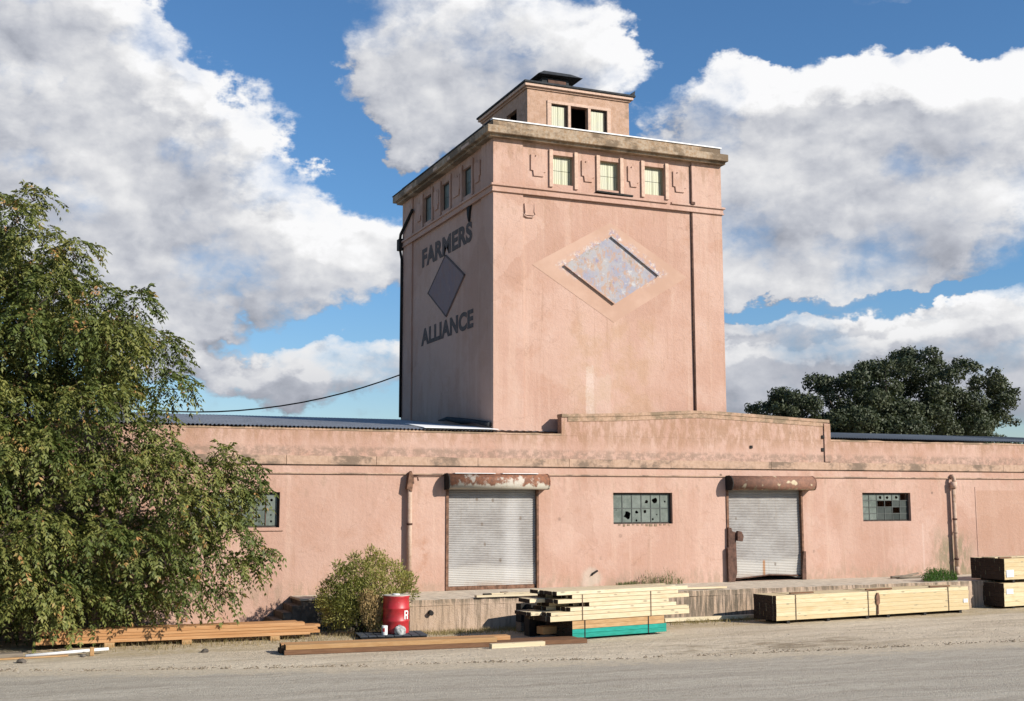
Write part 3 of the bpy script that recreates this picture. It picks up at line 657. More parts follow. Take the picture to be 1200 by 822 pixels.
# roller shutters
def shutter(x0, x1, hoodx0, hoodx1, hood_mat, label, bent):
    top = 3.4; y = .075
    prof = [(-.001, 3.36+.30), (-.10, 3.68), (-.20, 3.685), (-.29, 3.655), (-.355, 3.59), (-.385, 3.50), (-.375, 3.40), (-.335, 3.325), (-.27, 3.29), (-.001, 3.285)]
    h = M(); h.prism(prof, 'x', hoodx0, hoodx1)
    for i in range(2, len(h.sm)): h.sm[i] = True
    HP = prof; f = h.build('shutter_door', hood_mat, WH); f['label'] = label
    box('guide_rail', RUST2, f, x0, x0+.07, -.03, .16, .752, 3.284); box('guide_rail', RUST2, f, x1-.06, x1, -.03, .16, .752, 3.284)
    c = M(); ns = 58; z0 = .80; hstep = (top-z0)/ns; cols = 24; prof = []
    for i in range(ns):
        for a, d in ((0, 0), (.22, -.014), (.62, -.014), (.88, .004)): prof.append((z0+(i+a)*hstep, y+d))
    for k_ in range(cols+1):
        xx = x0+.07+(x1-x0-.13)*k_/cols
        b = bent*max(0, 1-((xx-(x0+x1)/2-.15)/1.0)**2)
        for z, yy in prof: c.v.append((xx, yy+.004*math.sin(xx*5+z*3), max(z, z0+b+(.0008*z))))
    L = len(prof)
    for k_ in range(cols):
        for i in range(L-1): c.f.append((k_*L+i, (k_+1)*L+i, (k_+1)*L+i+1, k_*L+i+1)); c.m.append(0); c.sm.append(False)
    o = c.build('slat_curtain', DOOR, f, stuff=True)
    if bent:
        bb = M(); bb.tube([(x0+.1, y-.02, z0+.01), (x0+.7, y-.03, z0+.05), ((x0+x1)/2+.1, y-.05, z0+.11), (x1-.6, y-.03, z0+.09), (x1-.1, y-.02, z0+.06)], .022, 6); bb.build('bottom_bar', RUST, f)
    else:
        bb = M()
        for q in range(9): bb.box(x0+.08+q*.268, x0+.08+q*.268+.262, y-.04, y+.03, .755+random.uniform(0, .006), .845+random.uniform(-.008, .004))
        bb.build('bottom_bar', RUST2, f)
    # hood: rounded sheet-metal casing
    prof = HP
    for xx in (hoodx0-.03, hoodx1+.002):
        cy, cz = -.2, 3.48
        e = M(); e.prism([(cy+(a-cy)*1.04, cz+(b-cz)*1.05) for a, b in prof[1:-1]]+[(-.001, 3.275), (-.001, 3.69)], 'x', xx, xx+.028); e.build('hood_end_plate', BLACKW if xx < hoodx0 else hood_mat, f)
    return f
s1 = shutter(*DR[0][:2], 10.44, 13.18, HOOD, 'left roller shutter with a pale rust-streaked hood', 0)
s2 = shutter(*DR[1][:2], 18.82, 21.60, HOOD2, 'right roller shutter with a brown rusted hood and bent rail', .10)
for (a, b) in ((10.6, 11.7), (11.9, 12.9)): box('hood_patch', WHITEMETAL, s1, a, b, -.30, -.10, 3.686, 3.70)
# bent rusted side rail of the right door
rb = M(); rb.prism([(18.76, .753), (18.98, .753), (19.06, 1.0), (19.05, 1.55), (19.04, 2.12), (18.93, 2.14), (18.90, 2.24), (18.80, 2.26), (18.79, 1.7), (18.73, 1.68)], 'y', -.09, -.05)
rb.prism([(18.74, .80), (18.80, .80), (18.80, 1.68), (18.74, 1.68)], 'y', -.13, -.091); rb.build('bent_rail', RUST, s2, .004)
rb = M(); rb.prism([(19.05, 1.88), (19.22, 1.86), (19.26, 2.00), (19.20, 2.13), (19.08, 2.15), (19.05, 2.10)], 'y', -.16, -.052); rb.build('rail_bracket', RUST, s2, .01)
rb = M(); rb.prism([(21.26, .753), (21.40, .753), (21.41, 1.55), (21.33, 1.55), (21.27, 1.1)], 'y', -.07, -.031); rb.build('rail_plate', RUST, s2, .004)
# down-pipes
def downpipe(x, z0, label, box_mat, kind):
    p = M(); p.tube([(x, -.12, z0), (x, -.12, 3.42)], .062, 14); o = p.build('drain_pipe', PIPE, WH); o['label'] = label
    for z in (1.2, 2.4): M().tube([(x, -.12, z), (x, -.12, z+.05)], .074, 12).build('pipe_clamp', RUST, o)
    if kind: 
        M().tube([(x, -.02, 3.72), (x, -.10, 3.73), (x, -.16, 3.66), (x, -.15, 3.54)], .062, 10).build('pipe_elbow', PIPE, o); M().tube([(x, -.14, 3.56), (x, -.13, 3.36)], .10, 10).build('pipe_collar', TRIM, o)
        M().tube([(x, -.12, .753), (x, -.12, 1.0)], [.075, .066], 12).build('pipe_shoe', PIPE, o); M().tube([(x, -.12, 2.0), (x, -.12, 2.05)], .08, 12).build('pipe_joint', PIPE, o)
    else:
        M().prism([(x-.10, 3.30), (x+.03, 3.22), (x+.08, 3.55), (x+.02, 3.74), (x-.04, 3.70)], 'y', -.20, -.05).build('pipe_head', RUST2, o)
        M().tube([(x+.03, -.06, 3.60), (x+.20, -.10, 3.60), (x+.22, -.12, 3.50)], .022, 8).build('conduit_elbow', RUST, o); M().tube([(x+.12, -.05, 3.63), (10.38, -.05, 3.64)], .012, 6).build('conduit', RUST, o)
    return o
downpipe(9.46, .76, 'rust-stained down-pipe left of the left shutter', RUST, 0); downpipe(26.90, .76, 'pink down-pipe with a cream collar near the right end', TRIM, 1)
# ------------------------------------------------------------------ tower
TW = thing('grain_tower', (15.5, 4.4, 3.9), 'tall square pink tower with faded lettering and diamond panels', 'tower')
X0, X1, Y0, Y1, ZT = 11.92, 19.15, .4, 8.4, 13.08
FW = [(13.72, 14.36, 11.70, 12.53), (15.18, 15.80, 11.70, 12.53), (16.61, 17.27, 11.70, 12.53)]
SW = [(2.10, 2.84, 11.70, 12.52), (3.92, 4.68, 11.70, 12.52), (5.54, 6.36, 11.70, 12.52)]
e = .05
wall_holes('front_wall', TPINK, TW, 'x', X0+e, X1-.001, 3.9, ZT, Y0+e, Y0+.3, FW)
wall_holes('side_wall', TPINK, TW, 'y', Y0+.301, Y1, 3.9, ZT, X0+e, X0+.3, SW)
box('side_wall', TPINK, TW, X1-.25, X1, Y0+.301, Y1-.25, 3.9, ZT); box('back_wall', TPINK, TW, X0+.301, X1, Y1-.25, Y1, 3.9, ZT)
box('corner_pilaster', TPINK, TW, X0, 12.80, Y0, Y0+e-.001, 3.9, 12.80); box('corner_pilaster', TPINK, TW, 18.16, X1, Y0, Y0+e-.001, 3.9, 12.80)
box('corner_pilaster', TPINK, TW, X0, X0+e-.001, Y0+.0505, 1.28, 3.9, 12.80); box('corner_pilaster', TPINK, TW, X0, X0+e-.001, 7.40, Y1, 3.9, 12.80)
# string course, cornice, parapet block (rings butted at corners)
def ring(name, m, off, z0, z1, inner=0.0, bevel=0):
    a, b, c, d = X0-off, X1+off*.4, Y0-off, Y1+off
    mm = M(); mm.prism([(a, c), (b, c), (b, d), (a, d)], 'z', z0, z1); return mm.build(name, m, TW, bevel)
def band(name, m, off, z0, z1, bevel=0, breaks=()):
    i = .0005
    o1 = M(); xs_ = [X0-off]+list(breaks)+[X1+off]
    for k_ in range(0, len(xs_), 2): o1.box(xs_[k_], xs_[k_+1], Y0-off, Y0-i, z0, z1)
    o1.build(name, m, TW, bevel)
    M().box(X0-off, X0-i, Y0, Y1+off, z0, z1).build(name, m, TW, bevel); M().box(X1+i, X1+off, Y0, Y1+off, z0, z1).build(name, m, TW, bevel)
band('string_course', TPINK, .035, 11.34, 11.458); band('string_lip', TPINK, .085, 11.46, 11.52, .008, (17.30, 17.42)); band('string_fillet', TPINK, .055, 11.30, 11.338, .005)
ring('cornice', TCORN, .27, 12.86, 13.07, bevel=.012); ring('cornice_bed', TCORN, .16, 12.79, 12.858); ring('blocking_course', TCORN, .004, 13.072, 13.30)
box('cap_flashing', WHITEMETAL, TW, X0-.03, X1+.03, Y0-.035, Y0+.12, 13.302, 13.335); box('tar_roof', TAR, TW, X0+.2, X1-.2, Y0+.2, Y1-.2, 13.302, 13.315)
box('cap_tar', TAR, TW, X0-.03, X0+.12, Y0+.13, Y1+.03, 13.302, 13.335); box('cornice_tar', TAR, TW, X0-.285, X0-.02, Y0+.02, Y1+.285, 13.071, 13.10)
for yy, l in ((1.85, .6), (4.4, .35), (6.9, .55), (3.2, .2)): box('cornice_patch', TRIM, TW, X0-.278, X0-.271, yy-l/2, yy+l/2, 12.89, 12.97)
# relief tablets and window trims
def tablet(x0, x1, z0, z1, face):
    n_ = .07; w = x1-x0
    P = [(x0, z1), (x0, z0+.16), (x0+n_, z0+.15), (x0+n_+.02, z0), (x1-n_, z0), (x1-n_, z0+.12), (x1, z0+.14), (x1, z1), (x0+w*.35, z1), (x0+w*.33, z1-.06), (x0+w*.24, z1-.06), (x0+w*.22, z1)]
    if face == 'x': return M().prism(P, 'y', Y0+.012, Y0+e-.001).build('relief_tablet', TPINK, TW, .004)
    return M().prism(P, 'x', X0+.012, X0+e-.001).build('relief_tablet', TPINK, TW, .004)
for a, b in ((13.04, 13.50), (14.60, 15.00), (16.06, 16.42), (17.54, 17.98)): tablet(a, b, 11.86, 12.46, 'x')
for a, b in ((1.45, 1.9), (3.05, 3.7), (4.9, 5.35), (6.55, 7.0)): tablet(a, b, 11.86, 12.46, 'y')
def tower_window(x0, x1, z0, z1, face, parent, glass, y, label=None, grid=(2, 2), openw=False):
    t = .035
    def B(mm, a, b, c, d, dz0=0.0, dz1=.04):
        if face == 'x': mm.box(a, b, y+dz0, y+dz1, c, d)
        else: mm.box(y+dz0, y+dz1, a, b, c, d)
    mm = M(); B(mm, x0, x1, z0, z0+t); B(mm, x0, x1, z1-t, z1); B(mm, x0, x0+t, z0+t, z1-t); B(mm, x1-t, x1, z0+t, z1-t)
    f = mm.build('window', PFRAME if glass is YGLASS and face == 'x' else DARKWOOD, parent)
    if label: f['label'] = label
    return f, t
def window_fill(f, t, x0, x1, z0, z1, face, y, glass, cols, rows, parent):
    w = (x1-x0-2*t)/cols; h = (z1-z0-2*t)/rows; base = None
    for i in range(cols):
        for j in range(rows):
            a, c = x0+t+i*w, z0+t+j*h; d = [(0, 0), (w-.012, 0), (w-.012, h-.012), (0, h-.012)]
            if face == 'x': lo_ = (a+.006, y+.02, c+.006)
            else: lo_ = (y+.02, a+.006, c+.006)
            if base is None:
                mm = M(); 
                if face == 'x': mm.box(0, w-.012, 0, .006, 0, h-.012)
                else: mm.box(0, .006, 0, w-.012, 0, h-.012)
                me = bpy.data.meshes.new('pane'); me.from_pydata(mm.v, [], mm.f); me.materials.append(glass); base = me
            place('pane', base, lo_, parent)
for (a, b, c, d) in FW:
    f, t = tower_window(a, b, c, d, 'x', TW, YGLASS, Y0+.16); window_fill(f, t, a, b, c, d, 'x', Y0+.16, YGLASS, 2, 2, f)
    for q in (a-.12, b+.01): M().box(q, q+.11, Y0+.0, Y0+e-.001, 11.60, 12.66).build('window_trim', TRIM, TW, .004)
for (a, b, c, d) in SW:
    f, t = tower_window(a, b, c, d, 'y', TW, YGLASS, X0+.12); window_fill(f, t, a, b, c, d, 'y', X0+.12, GLASS, 2, 2, f)
    for q in (a-.12, b+.01): M().box(X0, X0+e-.001, q, q+.11, 11.60, 12.66).build('window_trim', TPINK, TW, .004)
M().prism([(15.04, 11.615), (16.17, 11.585), (16.16, 11.535), (15.03, 11.575)], 'y', Y0-.09, Y0+.04).build('lintel_flashing', BLACKW, TW)
M().tube([(18.13, Y0+.02, 4.6), (18.12, Y0+.02, 8), (18.14, Y0+.02, 12.70)], .022, 8).build('conduit', RUST, TW); box('conduit_box', RUST, TW, 18.06, 18.18, Y0-.12, Y0-.04, 11.50, 11.58)
# open scroll bracket left on the front
mm = M(); mm.tube([(12.86, Y0+.03, 11.06), (12.88, Y0+.02, 10.80), (12.83, Y0+.02, 10.72), (12.93, Y0+.02, 10.68), (13.10, Y0+.02, 10.69), (13.18, Y0+.02, 10.76), (13.14, Y0+.02, 10.84), (13.15, Y0+.03, 11.05)], .022, 8); mm.box(12.88, 13.14, Y0+.02, Y0+.048, 10.74, 11.04); mm.build('wall_plate', TPINK, TW)
# diamonds
def diamond(pts, face, d0, d1, name, m):
    if face == 'x': return M().prism(pts, 'y', d0, d1).build(name, m, TW)
    return M().prism(pts, 'x', d0, d1).build(name, m, TW)
FD = [(15.49, 10.36), (17.0, 9.35), (15.56, 8.43), (14.02, 9.42)]
diamond([(15.49, 10.76), (17.95, 9.37), (15.56, 7.92), (13.08, 9.38)], 'x', Y0+e-.006, Y0+e-.001, 'diamond_ground', HALO)
dm = diamond(FD, 'x', Y0+e-.040, Y0+e-.0065, 'diamond_panel', DIAM)
def lip(pts, a, b, w, face, d0, d1, m, par):
    P, Q = Vector(pts[a]), Vector(pts[b]); c = sum((Vector(p) for p in pts), Vector((0, 0)))/4; dv = (Q-P).normalized(); nn = Vector((-dv.y, dv.x))
    if nn.dot(c-P) < 0: nn = -nn
    mm = M(); mm.prism([tuple(P), tuple(Q), tuple(Q+nn*w), tuple(P+nn*w)], 'y' if face == 'x' else 'x', d0, d1); return mm.build('diamond_edge', m, par)
lip(FD, 0, 1, .035, 'x', Y0+e-.10, Y0+e-.046, DIAM, dm)
lip(FD, 2, 3, .03, 'x', Y0+e-.075, Y0+e-.046, HALO, dm)
SD = [(4.26, 10.30), (2.62, 9.40), (4.18, 8.40), (5.86, 9.38)]
sd = diamond(SD, 'y', X0+e-.030, X0+e-.001, 'diamond_panel', SDIAM)
for a, b in ((0, 1), (1, 2), (2, 3), (3, 0)): lip(SD, a, b, .045, 'y', X0+e-.036, X0+e-.031, PAINT, sd)
# painted words on the shaded side
def word(txt, yl, yr, z0, z1):
    cu = bpy.data.curves.new('word', 'FONT'); cu.body = txt; cu.offset = .045; cu.space_character = 1.06; cu.size = 1; cu.extrude = .004
    ob = bpy.data.objects.new('tmp', cu); COL.objects.link(ob); bpy.context.view_layer.update()
    me = bpy.data.meshes.new_from_object(ob.evaluated_get(bpy.context.evaluated_depsgraph_get())); bpy.data.objects.remove(ob)
    v = np.array([tuple(q.co) for q in me.vertices]); x0, x1, h0, h1 = v[:,0].min(), v[:,0].max(), v[:,1].min(), v[:,1].max()
    for q in me.vertices:
        u = (q.co.x-x0)/(x1-x0); h = (q.co.y-h0)/(h1-h0); q.co = Vector((-q.co.z, yl+(yr-yl)*u, z0+(z1-z0)*h))
    me.materials.clear(); me.materials.append(PAINT); return place('lettering', me, (X0+e-.005, 0, 0), TW)
word('FARMERS', 6.48, 2.10, 10.28, 10.88); word('ALLIANCE', 6.52, 2.0, 7.80, 8.34)
# iron bracket, drain at the rear corner
mm = M(); mm.prism([(2.40, 11.30), (2.12, 11.30), (2.20, 11.12), (2.26, 10.86), (2.32, 10.98), (2.36, 11.10)], 'x', X0-.02, X0+e-.001); mm.build('iron_bracket', BLACKW, TW)
M().tube([(X0-.03, 7.28, 12.35), (X0-.06, 7.9, 12.0), (X0-.08, 8.35, 11.75), (X0-.08, 8.42, 11.55)], .05, 8).build('drain_spout', BLACKW, TW)
box('rain_head', BLACKW, TW, X0-.16, X0-.001, 8.25, 8.52, 11.22, 11.6, .01); M().tube([(X0-.07, 8.42, 11.22), (X0-.05, 8.3, 10.9), (X0-.05, 8.32, 5.7)], .045, 8).build('drain_spout', BLACKW, TW)
# penthouse
PX0, PX1, PY0, PY1 = 13.86, 17.26, 2.5, 6.14
PW = [(14.64, 15.17, 14.02, 14.76), (15.28, 15.84, 14.02, 14.76), (15.95, 16.49, 14.02, 14.76)]
PH = wall_holes('penthouse', PPINK, TW, 'x', PX0, PX1, 13.30, 15.13, PY0, PY0+.15, PW)
wall_holes('penthouse_side', PPINK, PH, 'y', PY0+.1505, PY1, 13.30, 15.13, PX0, PX0+.15, [(3.3, 4.1, 13.9, 14.75)])
box('penthouse_side', PPINK, PH, PX1-.15, PX1, PY0+.1505, PY1-.15, 13.30, 15.13); box('penthouse_back', PPINK, PH, PX0+.151, PX1, PY1-.15, PY1, 13.30, 15.13)
box('inner_floor', BLACK, PH, PX0+.2, PX1-.2, PY0+.2, PY1-.2, 13.34, 13.36); box('dark_backing', BLACK, PH, PX0+.2, PX1-.2, PY0+1.2, PY0+1.25, 13.37, 15.1)  # added black floor and sheet stand in for the unlit inside behind the open window
box('eave_bed', PPINK, PH, PX0-.04, PX1+.04, PY0-.04, PY1+.04, 15.131, 15.19); box('eave_fascia', TRIM, PH, PX0-.11, PX1+.11, PY0-.11, PY1+.11, 15.191, 15.275, .006)
box('roof', TAR, PH, PX0-.15, PX1+.17, PY0-.15, PY1+.15, 15.277, 15.345, .012)
mm = M(); mm.prism([(17.30, 15.34), (17.42, 15.34), (17.44, 15.50), (17.38, 15.44), (17.33, 15.42)], 'y', PY0-.1, PY0+.15); mm.build('torn_flashing', TAR, PH)
box('window_head', TRIM, PH, 14.50, 16.62, PY0-.035, PY0-.001, 14.765, 14.85)
for a, b in ((14.50, 14.63), (15.185, 15.27), (15.85, 15.94), (16.50, 16.62)): box('window_jamb', TRIM, PH, a, b, PY0-.03, PY0-.001, 13.9, 14.764)
for i, (a, b, c, d) in enumerate(PW):
    if i == 1: continue
    mm = M(); w = (b-a-.08)/2
    base = bpy.data.meshes.new('pane'); bx = M().box(0, w-.01, 0, .006, 0, d-c-.1); base.from_pydata(bx.v, [], bx.f); base.materials.append(YGLASS)
    for q in range(2): place('pane', base, (a+.02+q*w, PY0+.06, c+.05), PH)
    box('window_stile', DARKWOOD, PH, b-.085, b-.002, PY0+.05, PY0+.09, c, d); box('window_rail', DARKWOOD, PH, a, b-.09, PY0+.05, PY0+.09, d-.045, d-.001)
# roof vent
vt = M(); vt.prism([(14.66, 15.346), (15.66, 15.346), (15.60, 15.86), (14.72, 15.86)], 'y', 3.3, 4.1); vt.build('roof_vent', TAR, PH)
vt = M(); c0 = [(14.50, 3.1, 15.90), (16.0, 3.1, 15.93), (16.0, 4.3, 15.93), (14.50, 4.3, 15.90)]; c1 = [(14.80, 3.35, 16.10), (15.70, 3.35, 16.10), (15.70, 4.05, 16.10), (14.80, 4.05, 16.10)]
vt.face(c0[::-1]); vt.face(c1)
for i in range(4): vt.face([c0[i], c0[(i+1) % 4], c1[(i+1) % 4], c1[i]])
vt.build('vent_cowl', TAR, PH); box('vent_louvre', RUST, PH, 14.9, 15.5, 3.27, 3.29, 15.62, 15.80)
# ------------------------------------------------------------------ power cable
cb = M(); pth = []
for i in range(41):
    x = 11.9-i*.65; pth.append((x, 8.40, 5.70+.0295*(x-5.0)**2 if x > 5 else 5.70+.018*(x-5)**2))
cb.tube(pth, .022, 6); tag(cb.build('power_cable', BLACKW), 'thin black cable sagging away left from the tower', 'cable')
# ------------------------------------------------------------------ loading dock and steps
DK = thing('loading_dock', (18, -1.2, 0), 'low stained concrete loading dock along the foot of the pink wall', 'loading dock')
mm = M(); n_ = 60; x0, x1 = 8.75, 37.0
for i in range(n_+1):
    x = x0+(x1-x0)*i/n_; j1, j2 = random.uniform(-.012, .012), random.uniform(-.01, .008)
    mm.v += [(x, -.002, 0), (x, -2.36+j1, 0), (x, -2.36+j1, .60), (x, -.002, .60)]
for i in range(n_):
    a, b = i*4, i*4+4
    for q in range(4): mm.f.append((a+q, b+q, b+(q+1) % 4, a+(q+1) % 4)); mm.m.append(0); mm.sm.append(False)
mm.f += [(3, 2, 1, 0), (n_*4, n_*4+1, n_*4+2, n_*4+3)]; mm.m += [0, 0]; mm.sm += [False, False]; mm.build('dock_wall', CONC, DK)
mm = M()
for i in range(n_*3+1):
    x = x0-.02+(x1-x0)*i/(n_*3); j1, j2 = random.uniform(-.022, .015), random.uniform(-.012, .004)
    mm.v += [(x, -.002, .602), (x, -2.37+j1*.7, .602), (x, -2.36+j1, .742+j2), (x, -.002, .75)]
for i in range(n_*3):
    a, b = i*4, i*4+4
    for q in range(4): mm.f.append((a+q, b+q, b+(q+1) % 4, a+(q+1) % 4)); mm.m.append(0 if q < 2 else 1); mm.sm.append(False)
N3 = n_*3; mm.f += [(3, 2, 1, 0), (N3*4, N3*4+1, N3*4+2, N3*4+3)]; mm.m += [0, 0]; mm.sm += [False, False]; mm.build('dock_slab', [CONC, CONCTOP], DK)
M().tube([(9.24, -2.36, .46), (9.24, -2.46, .44)], .055, 10).build('drain_outlet', BLACKW, DK)
ST = thing('steps', (6.3, -.6, 0), 'short dark flight of concrete steps left of the bush', 'steps')
for i, (xa, z) in enumerate(((5.72, .15), (5.93, .30), (6.14, .45), (6.35, .60))):
    box('step', STEPC, ST, xa, xa+.21, -1.0+.0*i, -.01, 0, z, .012)
box('landing', STEPC, ST, 6.56, 8.74, -1.0, -.01, 0, .70, .01); box('landing_slab', CONCTOP, ST, 6.52, 8.74, -1.04, -.01, .702, .755, .01)
# ------------------------------------------------------------------ lumber
def frame_xy(A, B):
    A, B = Vector((*A, 0)), Vector((*B, 0)); u = (B-A).normalized(); v = Vector((-u.y, u.x, 0)); return A, u, v, (B-A).length
UNIT = {}
def board(parent, A, u, v, s0, s1, t0, t1, z0, z1, m, name='board', tilt=0.0, endm=None):
    """board from s0..s1 along u, t0..t1 across, sharing a mesh per size"""
    key = (round(s1-s0, 2), round(t1-t0, 3), round(z1-z0, 3), m.name, round(math.atan2(u.y, u.x), 4), tilt)
    if key not in UNIT:
        L, wd, h = s1-s0, t1-t0, z1-z0; mm = M()
        for s in (0, L):
            for t in (0, wd):
                for z in (0, h): mm.v.append(tuple(u*s+v*t+Vector((0, 0, z+tilt*s))))
        mm.f = [(0,1,3,2),(4,6,7,5),(0,4,5,1),(2,3,7,6),(0,2,6,4),(1,5,7,3)]
        me = bpy.data.meshes.new(name); me.from_pydata(mm.v, [], mm.f)
        bm = bmesh.new(); bm.from_mesh(me); bmesh.ops.recalc_face_normals(bm, faces=bm.faces); bmesh.ops.bevel(bm, geom=bm.edges[:], offset=min(.004, h*.08), segments=1, affect='EDGES'); bm.to_mesh(me); bm.free()
        me.materials.append(m)
        if endm is not None:
            me.materials.append(endm)
            for pl in me.polygons:
                if abs(pl.normal.dot(u)) > .3: pl.material_index = 1
        UNIT[key] = me
    return place(name, UNIT[key], A+u*s0+v*t0+Vector((0, 0, z0)), parent)
def bundle(name, label, A, B, s0, s1, z0, z1, rows, depth, cols, m, group=None, jit=.02, endm=None, strap_s=(), cat='lumber bundle', skid=True, tags=()):
    A_, u, v, L = frame_xy(A, B); o = A_+u*s0
    T = thing(name, (o.x, o.y, z0), label, cat, group); h = (z1-z0)/rows; w = depth/cols; rr = random.Random(hash(label) % 1000)
    for r in range(rows):
        for c in range(cols):
            if 0 < r < rows-1 and 0 < c < cols-1 : 
                pass
            j = rr.uniform(-jit, jit)*(1 if c == 0 else .5); q = round(j/.01)*.01
            board(T, A_, u, v, s0+q, s1+q, c*w+.001+(rr.uniform(0, .006) if c == 0 else 0), (c+1)*w-.001, z0+r*h+.0008, z0+(r+1)*h-.0012, m, endm=endm)
    for s in strap_s:
        mm = M(); a = A_+u*(s-.012)-v*.006; b = A_+u*(s+.012)-v*.006; t = v*(depth+.012)
        for zz0, zz1, off0, off1 in ((z0, z1+.004, 0, .003), (z0, z1+.004, 1, 1)):
            pass
        pts_ = [a, b, b+t, a+t]
        R_ = Matrix(((u.x, v.x, 0), (u.y, v.y, 0), (0, 0, 1)))
        mm.box(s-.012, s+.012, -.009, -.005, z0-.003, z1+.006, R=R_, o=A_); mm.box(s-.012, s+.012, -.004, depth+.004, z1+.003, z1+.006, R=R_, o=A_); mm.box(s-.012, s+.012, depth+.005, depth+.009, z0-.003, z1+.006, R=R_, o=A_)
        mm.build('strap', STRAP, T)
    R_ = Matrix(((u.x, v.x, 0), (u.y, v.y, 0), (0, 0, 1)))
    for s, z, w_, h_ in tags: M().box(s, s+w_, -.011, -.008, z, z+h_, R=R_, o=A_).build('paper_tag', STICKER, T)
    if skid and z0 > .03:
        zb = skid if isinstance(skid, float) else 0.0
        for s in (s0+.35, (s0+s1)/2, s1-.35): M().box(s, s+.09, .03, depth-.03, zb, z0-.002, R=R_, o=A_).build('skid', BLACKW, T)
    return T
# right-hand front pair
A, B = (17.55, -4.02), (24.16, -3.46); GR = 'long pine bundles laid end to end before the dock'
bundle('lumber_bundle', 'pale pine bundle with a dark ragged left end, before the right shutter', A, B, 0, 3.29, .08, .68, 6, .86, 7, PINE2, GR, .015, ENDGR, (.62, 3.0))
bundle('lumber_bundle', 'pale pine bundle butted onto the right of the dark-ended one', A, B, 3.31, 6.62, .08, .69, 6, .86, 7, PINE2, GR, .01, ENDGR, (5.85,), tags=((6.40, .27, .16, .10),))
_, u, v, L = frame_xy(A, B)
seal = M().prism([(0, .10), (.05, .10), (.055, .33), (.10, .38), (.10, .55), (.06, .64), (.02, .64), (-.02, .55), (-.02, .38), (.02, .33)], 'y', -.035, -.012); 
seal.v = [tuple(Vector((*A, 0))+u*(3.27+x)+v*y+Vector((0, 0, z))) for x, y, z in seal.v]; tag(seal.build('strap_seal', RUST2), 'rust-brown strap hanging over the joint of the long pine bundles', 'strap')
for (s, ln, lab) in ((.55, .75, 'dark stick lying on the left end of the long pine bundle'), (3.05, .9, 'dark stick lying above the joint of the long pine bundles'), (5.3, .75, 'dark stick on the long pine bundle under the green weeds')):
    tag(board(None, Vector((*A, 0)), u, v, s, s+ln, .1, .16, .70, .735, BROWNW, 'spacer_stick'), lab, 'stick', 'spacer sticks on the long bundles')
# right-hand stack of two
A, B = (25.8, -3.06), (27.8, -2.84); GR = 'stacked pine bundles at the right edge'
bundle('lumber_bundle', 'lower of the two stacked pine bundles at the right edge', A, B, 0, 4.8, .06, .70, 5, 1.15, 7, PINE2, GR, .015, ENDGR, (.9,), tags=((.08, .40, .28, .14),))
bundle('lumber_bundle', 'upper of the two stacked pine bundles at the right edge', A, B, .06, 4.8, .79, 1.37, 5, 1.15, 7, PINE2, GR, .015, ENDGR, (.95,), skid=.703, tags=((.12, .86, .30, .20),))
_, u, v, L = frame_xy(A, B)
tag(board(None, Vector((*A, 0)), u, v, .0, .5, .1, .16, 1.375, 1.41, BROWNW, 'spacer_stick'), 'dark stick on top of the stacked bundles at the right edge', 'stick')
tag(board(None, Vector((*A, 0)), u, v, .05, 2.6, .3, .75, 1.375, 1.40, PINE, 'plank'), 'pale plank lying on the topmost bundle at the right edge', 'plank')
# middle: teal-bottomed bundle with staggered pale boards on it
A, B = (11.55, -5.15), (14.03, -4.76); A_, u, v, L = frame_xy(A, B)
T = thing('lumber_bundle', (12.8, -4.8, 0), 'small strapped bundle, tan on top and teal painted below, beside the dark planks', 'lumber bundle')
for c in range(6):
    for r, (za, zb, m_) in enumerate(((.05, .145, TEAL), (.148, .235, TEAL), (.24, .325, TANW), (.328, .41, TANW))):
        sh = -.0 if r > 0 else .0
        board(T, A_, u, v, -.05+sh, 2.48+(.06 if r < 2 else 0), c*.175, c*.175+.17, za, zb, m_, endm=ENDGR)
R_ = Matrix(((u.x, v.x, 0), (u.y, v.y, 0), (0, 0, 1)))
for s in (.28, 2.02):
    M().box(s-.012, s+.012, -.008, -.003, .045, .415, R=R_, o=A_).build('strap', BLACKW, T)
for s in (.2, 2.1): M().box(s, s+.09, .05, 1.0, .0, .048, R=R_, o=A_).build('skid', BLACKW, T)
T = thing('lumber_bundle', (12.8, -4.8, .42), 'pale pine boards of uneven lengths strapped on the teal bundle', 'lumber bundle')
rows = [(.42, .535, [(-.62, 3.22), (-.63, 3.2), (-.62, 2.9), (-.61, 3.1), (-.62, 3.0), (-.63, 2.8)]),
        (.538, .615, [(-.60, 3.21), (-.62, 3.0), (-.90, 2.8), (-.91, 3.1), (-.90, 3), (-.9, 3)]),
        (.618, .70, [(-.10, 2.84), (-.12, 2.7), (-.14, 2.9), (-.4, 3.0), (-.41, 2.8), (-.4, 3)]),
        (.703, .79, [(.40, 2.62), (.36, 2.3), (.2, 2.2), (-.32, 3.0), (-.3, 2.8), (-.32, 3.1)]),
        (.793, .88, [(-.42, 3.22), (-.44, 2.6), (-.43, 3.0), (-.82, 3.1), (-.8, 2.9), (-.8, 2.8)]),
        (.883, .965, [(-.05, 2.9), (-.1, 3.0), (-.12, 3.1), (-.1, 3.0), (-.3, 2.6), (-.3, 3.1)]),
        (.968, 1.05, [(-.45, 3.18), (-.47, 2.9), (-.45, 3.1), (-.46, 3.0), (-.5, 2.9), (-.5, 3.2)])]
for za, zb, L_ in rows:
    for c, (a, b) in enumerate(L_): board(T, A_, u, v, a, b, c*.165-.0, c*.165+.16, za+.001, zb-.002, PINE, endm=ENDGR)
for s in (.22, 2.10): M().box(s-.012, s+.012, -.008, -.003, .415, .968, R=R_, o=A_).build('strap', STRAP, T)
